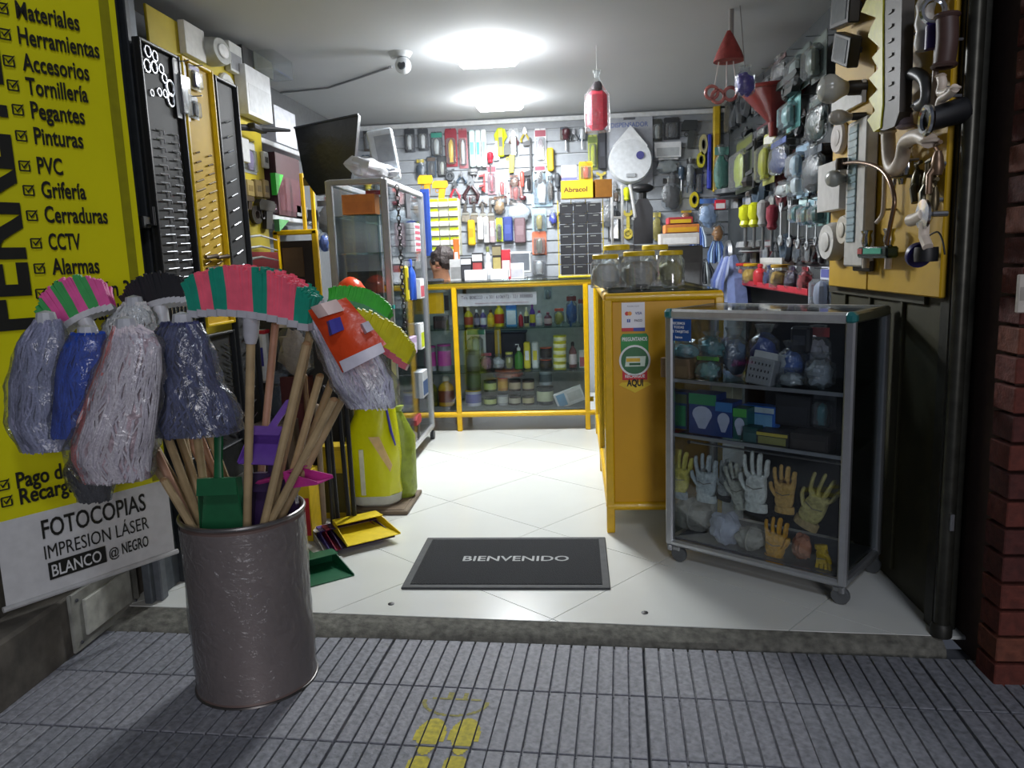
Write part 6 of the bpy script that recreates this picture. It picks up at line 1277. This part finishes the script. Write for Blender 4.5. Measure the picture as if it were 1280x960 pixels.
for b,l,rz_ in(((1044,-12,1068,32),'upper black floodlight at the top of the yellow board',.15),((1045,44,1067,80),'lower tilted black floodlight on the yellow board',.35)):
    l0,w_,h_=bb(FP,b,.05); t=thing('floodlight',l,'floodlight',l0,-PI/2,'floodlights'); t.rotation_euler=(0,rz_,-PI/2)
    MB().box((0,.0,h_/2),(w_,.04,h_),r=.004).build('housing',mat('1c1e1f',.4),t); MB().box((0,-.021,h_/2),(w_*.74,.003,h_*.74)).build('lens',mat('70767a',.2),t); MB().box((0,.03,h_/2),(w_*.4,.03,h_*.2),r=.003).build('bracket',BLACK,t)
# long white fluorescent fitting with blue-ish tube
l0,w_,h_=bb(FP,(1071,150,1096,333),.004); t=thing('emergency_light','long white fitting with a pale blue ribbed window on the yellow board','light fitting',l0,-PI/2); 
MB().box((0,-.02,h_/2),(w_,.04,h_),r=.006).build('housing',mat('c4c2bd',.4),t); MB().box((-w_*.12,-.042,h_*.57),(w_*.42,.006,h_*.8),r=.003).build('ribbed_window',mat('9cb4bc',.25),t)
for i in range(16): MB().box((-w_*.12,-.046,h_*(.2+.048*i)),(w_*.40,.003,.004)).build('window_rib',mat('7d959e',.3),t)
t=thing('yellow_level','dark grey tool with a wavy bright yellow edge hanging over the yellow board','tool',pp(1085,160,.075))
a0=t.location; pts=[(1092,-20),(1076,15),(1095,22),(1088,35),(1085,46),(1100,60),(1090,72),(1098,86),(1086,98),(1097,112),(1086,124),(1094,138),(1084,150),(1092,165),(1100,160),(1103,130),(1103,20),(1104,-20)]
P=[pp(a,b,.085)-a0 for a,b in pts]; n=len(P); MB().add([tuple(p) for p in P]+[tuple(p+Vector((.03,0,0))) for p in P],[tuple(range(n)),tuple(range(n,2*n))[::-1]]+[(i,i+n,(i+1)%n+n,(i+1)%n) for i in range(n)]).build('wavy_edge',mat('ccc800',.4),t)
P=[pp(a,b,.08)-a0 for a,b in((1101,-20),(1128,-20),(1124,140),(1118,158),(1105,163),(1094,162),(1102,140))]; n=len(P); MB().add([tuple(p) for p in P]+[tuple(p+Vector((.035,0,0))) for p in P],[tuple(range(n)),tuple(range(n,2*n))[::-1]]+[(i,i+n,(i+1)%n+n,(i+1)%n) for i in range(n)]).build('grey_body',mat('3a342c',.5),t)
for i in range(7): q=pp(1113,15+i*18,.083)-a0; MB().box(tuple(q),(.004,.03,.008)).build('score_mark',mat('3a342c'),t)
MB().tube([pp(1110,100,.06)-a0,pp(1110,100,0)-a0],.005,6).build('mount_peg',STEEL,t)
t=thing('clear_tube','clear plastic sleeve tube hanging beside the wavy yellow tool','tube',pp(1134,-15,.05)); q=pp(1130,100,.05)-t.location; MB().tube([(0,0,0),tuple(q)],.022,14).build('clear_sleeve',PET,t); MB().tube([(0,0,0),tuple(q)],.008,8).build('inner_rod',mat('8a8c86',.4),t); MB().tube([tuple(q*.5),tuple(q*.5+Vector((.05,0,0)))],.004,6).build('mount_wire',STEEL,t)
pipe('drain_trap','cream white curved drain pipe trap in the middle of the yellow board','pipe',[(1110,165),(1112,200),(1118,212),(1127,200),(1132,178),(1148,170),(1162,176)],.021,PVC_,.05)
pipe('drain_hose','grey ribbed flexible drain ring above the cream trap','hose',[(1132,140),(1128,112),(1140,92),(1156,100),(1158,124),(1148,132)],.017,mat('45484a',.4),.05)
pipe('siphon_joint','grey pipe joint with a violet nut under the ribbed ring','pipe',[(1128,120),(1132,158)],.022,mat('8a7c84',.4),.05)
pipe('supply_tube','thin grey brown tube running down to the chrome drain','tube',[(1172,55),(1168,110),(1164,160)],.008,mat('8a7a6c',.4),.04)
pipe('brown_trap','brown upright drain cup at the top right of the yellow board','pipe',[(1184,20),(1184,50),(1180,82)],.027,mat('4a3530',.5),.04,rr=None)
pipe('white_elbow','small white toilet fitting elbow above the chrome drain','pipe',[(1174,136),(1177,124),(1186,118),(1194,110)],.012,PVC_,.04)
pipe('white_wye','small white branched fitting near the right edge','pipe',[(1176,95),(1178,105),(1176,116),(1188,114)],.012,PVC_,.04)
pipe('towel_arm','cream curved arm between the long fitting and the faucet','arm',[(1106,215),(1105,250),(1103,268),(1096,278)],.007,PVC_,.04)
t=pipe('faucet_spout','long curved chrome and brown faucet spout with a dark head','faucet',[(1052,205),(1072,203),(1095,208),(1110,222),(1118,250),(1113,280),(1108,306)],.007,mat('8a7260',.25,.8),.07)
MB().lathe([(.02,-.02),(.022,0),(.02,.02)],12).build('spout_head',mat('3a3028',.35,.5),t)
l0,w_,h_=bb(FP,(1086,308,1124,322),.02); t=thing('double_faucet','double chrome faucet body with a green label and two handles','faucet',l0,-PI/2)
MB().box((0,-.02,h_/2),(w_,.04,h_),r=.006).build('body',mat('3a4a48',.2,.9),t); MB().box((w_*.05,-.041,h_*.62),(w_*.6,.003,h_*.5)).build('green_label',mat('3aa88a',.3),t); MB().box((-w_*.38,-.041,h_*.62),(w_*.16,.003,h_*.5)).build('red_label',mat('b84a4a',.3),t)
for x in(-.38,.38): MB().lathe([(.012,0),(.018,.02),(.014,.04),(.02,.055),(0,.058)],12,c=(x*w_,-.02,h_)).build('tap_handle',CHROME,t); MB().lathe([(.011,-.035),(.011,0)],10,c=(x*w_,-.02,0)).build('white_inlet',PVC_,t)
def tap(name,label,a,r1,mt,extra):
    c=pp(*a,.022); t=thing(name,label,'tap',c,-PI/2,'chrome taps on the yellow board')
    MB().lathe([(r1*.7,-.03),(r1,-.01),(r1*.8,.02),(r1*.5,.035),(0,.037)],14).build('valve_body',mt,t)
    MB().tube([(0,0,0),(extra[0]*.5,-.02,extra[1]*.5+.01),(extra[0],-.02,extra[1])],[r1*.6,r1*.5,r1*.45],10).build('outlet_pipe',mt,t)
    MB().tube([(0,0,.03),(0,-.01,.05),(.035,-.01,.055)],.006,8).build('lever',mt,t); MB().tube([(0,.021,0),(0,0,0)],.007,8).build('wall_stub',STEEL,t)
tap('chrome_tap','angled chrome tap, highest of the cluster on the yellow board',(1134,206),.02,CHROME,(.06,.05))
tap('chrome_tap','small bright chrome tap left of the dark valves',(1128,218),.014,CHROME,(-.01,-.04))
tap('dark_valve','dark bronze valve in the middle of the cluster',(1148,228),.022,mat('55503f',.3,.8),(.03,-.06))
tap('dark_valve','tall grey steel valve right of the bronze one',(1162,225),.02,mat('7a7768',.3,.8),(.01,-.09))
tap('dark_valve','brown bronze tap near the right edge of the board',(1172,205),.018,mat('7a6350',.35,.6),(.0,-.08))
tap('pull_handle','long bronze pull handle beside the valves',(1168,250),.014,mat('5f5540',.35,.7),(-.01,.10))
t=thing('shower_head','round chrome shower head with a pale pipe on the yellow board','shower head',pp(1156,268,.06),-PI/2)
MB().lathe([(.0,-.02),(.02,-.015),(.042,.0),(.042,.008),(0,.012)],20,M=Matrix.Rotation(PI/2,4,'X')).build('spray_face',CHROME,t); MB().tube([(0,.0,0),(-.05,0,-.01),(-.09,0,-.012)],.018,12).build('pale_pipe',PVC_,t); MB().tube([(0,.0,-.02),(0,.0,-.06),(.03,.0,-.09)],.014,10).build('elbow',PVC_,t); MB().tube([(0,0,0),(0,.06,0)],.008,8).build('wall_stub',STEEL,t)
t=thing('rubber_plunger','dark blue rubber bell float hanging low on the yellow board','float',pp(1148,318,.05),-PI/2); MB().lathe([(.036,-.012),(.038,0),(.026,.025),(.008,.04),(0,.042)],18,M=Matrix.Rotation(R_(-70),4,'Y')).build('rubber_bell',mat('26245a',.4),t); MB().tube([(0,.05,0),(0,0,0)],.006,6).build('wall_stub',STEEL,t); MB().lathe([(.03,-.02),(.032,0),(.03,.02)],16,c=(.05,0,.0)).build('black_ring',BLACK,t); t.name='rubber_float'
t=thing('chrome_drain','chrome rimmed drain ring with a dark throat on the yellow board','drain',pp(1168,150,.06),-PI/2); MB().torus((0,-.02,0),.034,.009,24,8).build('chrome_rim',CHROME,t); MB().lathe([(.03,0),(.034,.09),(.03,.10)],20,M=Matrix.Translation((.0,-.015,0))@Matrix.Rotation(R_(-75),4,'X')).build('dark_throat',BLACK,t); 
t=thing('white_valve','white ribbed handle with a chrome ring at the top of the yellow board','valve',pp(1156,30,.05),-PI/2); MB().lathe([(.02,-.07),(.026,-.05),(.022,-.02),(.027,.0),(.022,.03),(.026,.05),(.02,.065)],14).build('ribbed_handle',mat('b4b0a8',.4),t); MB().torus((.05,0,.02),.03,.008,20,6,axis='x').build('chrome_ring',CHROME,t); MB().lathe([(.02,-.03),(.02,.03)],14,c=(.055,0,-.05)).build('violet_nut',mat('3a2a6a',.4),t); MB().tube([(0,.05,0),(0,0,0)],.006,6).build('wall_stub',STEEL,t)
pipe('black_cable','thin black cable looping from the dark blue float','cable',[(1162,294),(1172,290),(1178,300),(1181,318)],.0025,BLACK,.02,mount=False)
# ================================================================ CEILING THINGS
t=thing('security_camera','white dome security camera on the ceiling with its cable','camera',at(500,66,z=CZ))
MB().lathe([(0.0,-.03),(.05,-.028),(.068,0)],24).build('ceiling_base',mat('b4b8bb',.4),t); MB().blob((.02,-.03,-.075),(.045,.045,.045),n=20,rings=12).build('camera_head',mat('c0c4c8',.3),t)
MB().lathe([(.022,0),(.022,.012),(0,.014)],16,M=Matrix.Translation((.02,-.066,-.085))@Matrix.Rotation(R_(70),4,'X')).build('lens',mat('3a3e44',.15),t); MB().tube([(0,0,-.02),(.015,-.02,-.05)],.018,10).build('neck',mat('b4b8bb',.4),t)
P=[at(*q,z=CZ-.008) for q in((488,84),(450,97),(410,110),(350,116))]; cb=thing('ceiling_cable','thin grey cable run along the ceiling to the camera','cable',P[0]); MB().tube([p-P[0] for p in P],.006,6).build('cable_run',mat('7a7d80',.5),cb); MB().box((0,0,0),(.02,.02,.012),r=.002).build('cable_clip',mat('8a8d90'),cb)
t=thing('hanging_bag','pinkish red bagged gloves hanging from the ceiling near the middle','bag',at(747,165,y=4.5)); h_=.33; 
MB().box((0,0,.115),(.11,.07,.21),r=.025).build('red_contents',mat('e8304a',.5,0,.15,.5),t); MB().lathe([(.07,0),(.072,.1),(.068,.2),(.03,.25),(.012,.29),(.025,.33)],20,M=Matrix.Diagonal((1,.75,1,1))).build('clear_bag',BAG,t)
MB().tube([(0,0,.29),(0,0,CZ-t.location.z)],.002,6).build('string',mat('c8c8c8'),t); MB().blob((0,0,.24),(.03,.022,.03),.3,n=12,rings=8).build('dark_top',mat('3a2a30'),t)
t=thing('hanging_net','red mesh net and hooks hanging from the ceiling at the right','net',at(908,120,y=4.0)); zt=CZ-t.location.z
MB().tube([(0.02,0,.24),(0.02,0,zt)],.012,8).build('gathered_string',mat('8a8684',.6),t)
MB().lathe([(.075,.16),(.06,.2),(.03,.26),(.01,.30)],18,c=(.01,0,0)).build('red_net',mat('8a3430',.7,0,.3,.6),t)
for x,z in((-.07,.02),(-.04,.0),(.02,.01)): MB().torus((x,0,z),.03,.008,16,6).build('red_hook',mat('a8524a',.4),t)
for x in(-.06,.0,.05): MB().tube([(x,0,.03),(x*.6,0,.17)],.003,6).build('white_cord',mat('c0b8b4'),t)
t=thing('hanging_bag','small violet blue bag hanging beside the red mesh net','bag',at(929,122,y=3.95)); k_bag(t,.10,.07,.14,['4a3c98']); MB().tube([(0,-.03,.13),(-.02,-.0,CZ-t.location.z)],.0025,6).build('string',mat('8a8684'),t)
# ================================================================ FLOOR ITEMS LEFT INSIDE
t=thing('yellow_sack','bright yellow plastic sack with white base band and folded top','sack',(-.985,3.50,.022))
def sackmesh(L,n=28,fl=.7,amp=.12,sd=0):
    vs=[];fs=[]
    for i,(r,z,dx) in enumerate(L):
        for k in range(n):
            a=2*PI*k/n; q=1+amp*noise.noise(Vector((math.cos(a)*2+sd,math.sin(a)*2,z*9+sd)))
            c_,s_=math.cos(a),math.sin(a); c_=math.copysign(abs(c_)**.8,c_); vs.append((dx+r*q*c_,r*q*fl*s_,z))
    for i in range(len(L)-1):
        for k in range(n): k2=(k+1)%n; fs.append((i*n+k,i*n+k2,(i+1)*n+k2,(i+1)*n+k))
    fs.append(tuple(range(n))[::-1]); fs.append(tuple(range((len(L)-1)*n,len(L)*n))); return MB().add(vs,fs)
YS=mat('d2d400',.35,0,.08,.6,scale=9)
sackmesh([(.125,.05,0),(.128,.12,0),(.13,.22,0),(.125,.32,.0),(.115,.38,.01),(.10,.43,.02),(.09,.48,.03),(.05,.53,.055)]).build('sack_body',YS,t)
sackmesh([(.11,0,0),(.124,.01,0),(.127,.05,0)],amp=.05).build('white_base_band',mat('c4c6b8',.4),t)
MB().box((-.03,-.092,.17),(.022,.004,.22),r=.001).build('white_stripe',mat('cfd0b8',.4),t)
MB().add([(.01,-.094,.34),(.06,-.088,.34),(.11,-.07,.2),(.10,-.075,.17),(.01,-.098,.34),(.06,-.092,.34),(.11,-.076,.2),(.10,-.08,.17)],[(0,1,2,3),(7,6,5,4),(0,4,5,1),(1,5,6,2),(2,6,7,3),(3,7,4,0)]).build('peach_print',mat('d8b880',.4),t)
MB().tube([(.09,-.05,.48),(.11,-.06,.36),(.125,-.05,.29)],[.012,.014,.008],8,sy=.4).build('violet_strip',mat('3a38a0',.4),t)
t2=thing('green_sack','olive green sack edge standing behind the yellow one','sack',(-.885,3.60,.022)); sackmesh([(.07,0,0),(.085,.03,0),(.085,.3,0),(.05,.38,0),(.03,.42,0)],sd=3).build('sack_body',mat('8a9a30',.4,0,.2,.6),t2); sackmesh([(.025,.42,0),(.04,.45,0)],sd=4).build('tied_top',mat('8a9a30',.4),t2)
t=thing('wooden_board','brown flat wooden slab under the yellow sack','board',(-.97,3.53,0)); MB().box((0,0,.010),(.34,.34,.018),r=.003).build('slab',mat('6a5a48',.6),t); MB().box((.05,.0,.0205),(.2,.3,.002)).build('cardboard_liner',mat('7a6a58',.8),t)
t=thing('tan_board','tall tan board leaning behind the black poles','board',(-1.14,3.60,0)); t.rotation_euler=(R_(-3),R_(4),0); MB().box((0,.0,.42),(.14,.018,.84),r=.003).build('board_body',mat('b09468',.6),t); MB().box((0,-.0095,.42),(.012,.002,.8)).build('centre_groove',mat('8a7048',.6),t)
for (x,y,w_,h_,d_,c,l) in ((-1.17,3.15,.07,.30,.12,'d8b60c c02830 d8b60c','yellow carton with red print right behind the drum'),(-1.13,3.42,.13,.34,.1,'b89c10 4a4410 c8ac14','dull yellow carton behind the yellow and red one'),(-1.34,3.30,.16,.48,.16,'3a2c24 4a3a30','dark brown carton stacked low on the left'),(-1.33,3.78,.2,.70,.2,'2c2826 4a2024','very dark carton low on the left near the glass cabinet'),(-1.36,2.98,.12,.2,.2,'24262a 3a3c40','black carton behind the drum')):
    t=thing('floor_carton',l,'box',(x,y,.0),0,'cartons on the floor at the left'); k_box(t,w_,d_,h_,c.split())
# goods behind the sticks (px 290-430)
FQ=frame((0,3.53,0),0)
for k,nm,b,c,l,cat in [('bar','sealant_tube',(318,412,336,478),'c8c8c8 3a3a8a b02030','white sealant tube with a blue mark behind the sticks','tube'),('bar','wood_handle',(296,412,306,520),'b09468 b09468 b82030','pale wooden handle with a red end behind the sticks','handle'),('bag','goods_bag',(334,462,366,540),'33404a 606870','crumpled clear bag with grey blue goods behind the sticks','bag'),('box','goods_box',(356,470,392,560),'4a2020 5a2a2a','dark red carton behind the wooden sticks','box'),('bag','goods_bag',(345,392,392,470),'a89684 b8a898','beige paper bag behind the wooden sticks','bag')]:
    b_=b; o=put(FQ,k,nm,b_,c,l,cat,'goods piled behind the sticks',d=.06)
t=thing('backing_board','dark board behind the sticks carrying bags and sealant','board',(-1.33,3.535,.16)); MB().box((0,.012,.40),(.50,.02,.80),r=.003).build('panel',mat('26241f',.7),t); MB().box((0,.0,.79),(.50,.014,.02),r=.002).build('top_strip',mat('3a3630',.6),t)
# ================================================================ PERSON BEHIND THE COUNTER
hc=at(551,327,y=5.88)
pt=thing('person','person with dark brown hair bent over behind the counter, only the head visible','person',(hc.x,5.98,0))
def skinned(vs,es,rr,name,mt,parent,lv=2):
    me=bpy.data.meshes.new(name); me.from_pydata(vs,es,[]); o=bpy.data.objects.new(name,me); COL.objects.link(o); o.parent=parent
    sk=o.modifiers.new('s','SKIN'); sk.use_smooth_shade=True
    for i,v in enumerate(me.skin_vertices[0].data): r=rr[i]; v.radius=r if isinstance(r,tuple) else (r,r); v.use_root=(i==0)
    sb=o.modifiers.new('u','SUBSURF'); sb.levels=sb.render_levels=lv; me.materials.append(mt); return o
hz=hc.z
V=[(0,0,.52),(0,-.01,.66),(0,-.02,.80),(0,-.035,.93),(0,-.06,1.02),(-.01,-.085,hz-.06),(-.012,-.095,hz-.005),(-.012,-.09,hz+.05)]
Rr=[(.15,.11),(.13,.095),(.15,.10),(.15,.09),(.055,.05),(.062,.07),(.072,.085),(.05,.06)]
E_=[(i,i+1) for i in range(7)]
def ad(pts,rs,root):
    p=root
    for q,r in zip(pts,rs): V.append(q); Rr.append(r); E_.append((p,len(V)-1)); p=len(V)-1
for s_ in(-1,1):
    ad([(s_*.18,-.04,.95),(s_*.23,-.08,.78),(s_*.17,-.22,.74),(s_*.12,-.27,.75)],[.05,.042,.032,.03],3)
    ad([(s_*.09,-.04,.50),(s_*.11,-.24,.49),(s_*.11,-.20,.08),(s_*.11,-.27,.04)],[.085,.06,.045,.035],0)
    ad([(s_*.078-.012,-.085,hz+.0),],[.014],6)
ad([(-.012,-.188,hz-.012)],[.010],6)
skinned([tuple(v) for v in V],E_,Rr,'body',mat('b08064',.6),pt)
HR=mat('2c2220',.6,0,.3,.8,scale=80)
MB().blob((.018,-.075,hz+.022),(.098,.112,.10),.25,10,24,16).build('hair',HR,pt)
for s_ in(-1,1): MB().blob((-.012+s_*.028,-.178,hz+.008),(.008,.003,.004),n=8,rings=6).build('eye',mat('201814'),pt)
MB().blob((-.012,-.176,hz-.045),(.022,.006,.006),n=8,rings=6).build('mouth',mat('8a4a40'),pt)
MB().lathe([(.155,.56),(.175,.6),(.16,.75),(.185,.9),(.16,.98),(.07,1.01)],20,M=Matrix.Translation((0,-.02,0))@Matrix.Diagonal((1,.72,1,1))).build('dark_shirt',mat('2a2c34',.8),pt)
st=thing('stool','round black stool under the bending person behind the counter','stool',(hc.x,6.02,0)); MB().lathe([(.15,.36),(.16,.38),(.15,.40),(0,.40)],20).build('seat',BLACK,st)
for a in range(4): MB().tube([(math.cos(a*PI/2+.7)*.16,math.sin(a*PI/2+.7)*.16,0),(math.cos(a*PI/2+.7)*.1,math.sin(a*PI/2+.7)*.1,.37)],.012,6).build('leg',STEEL,st)
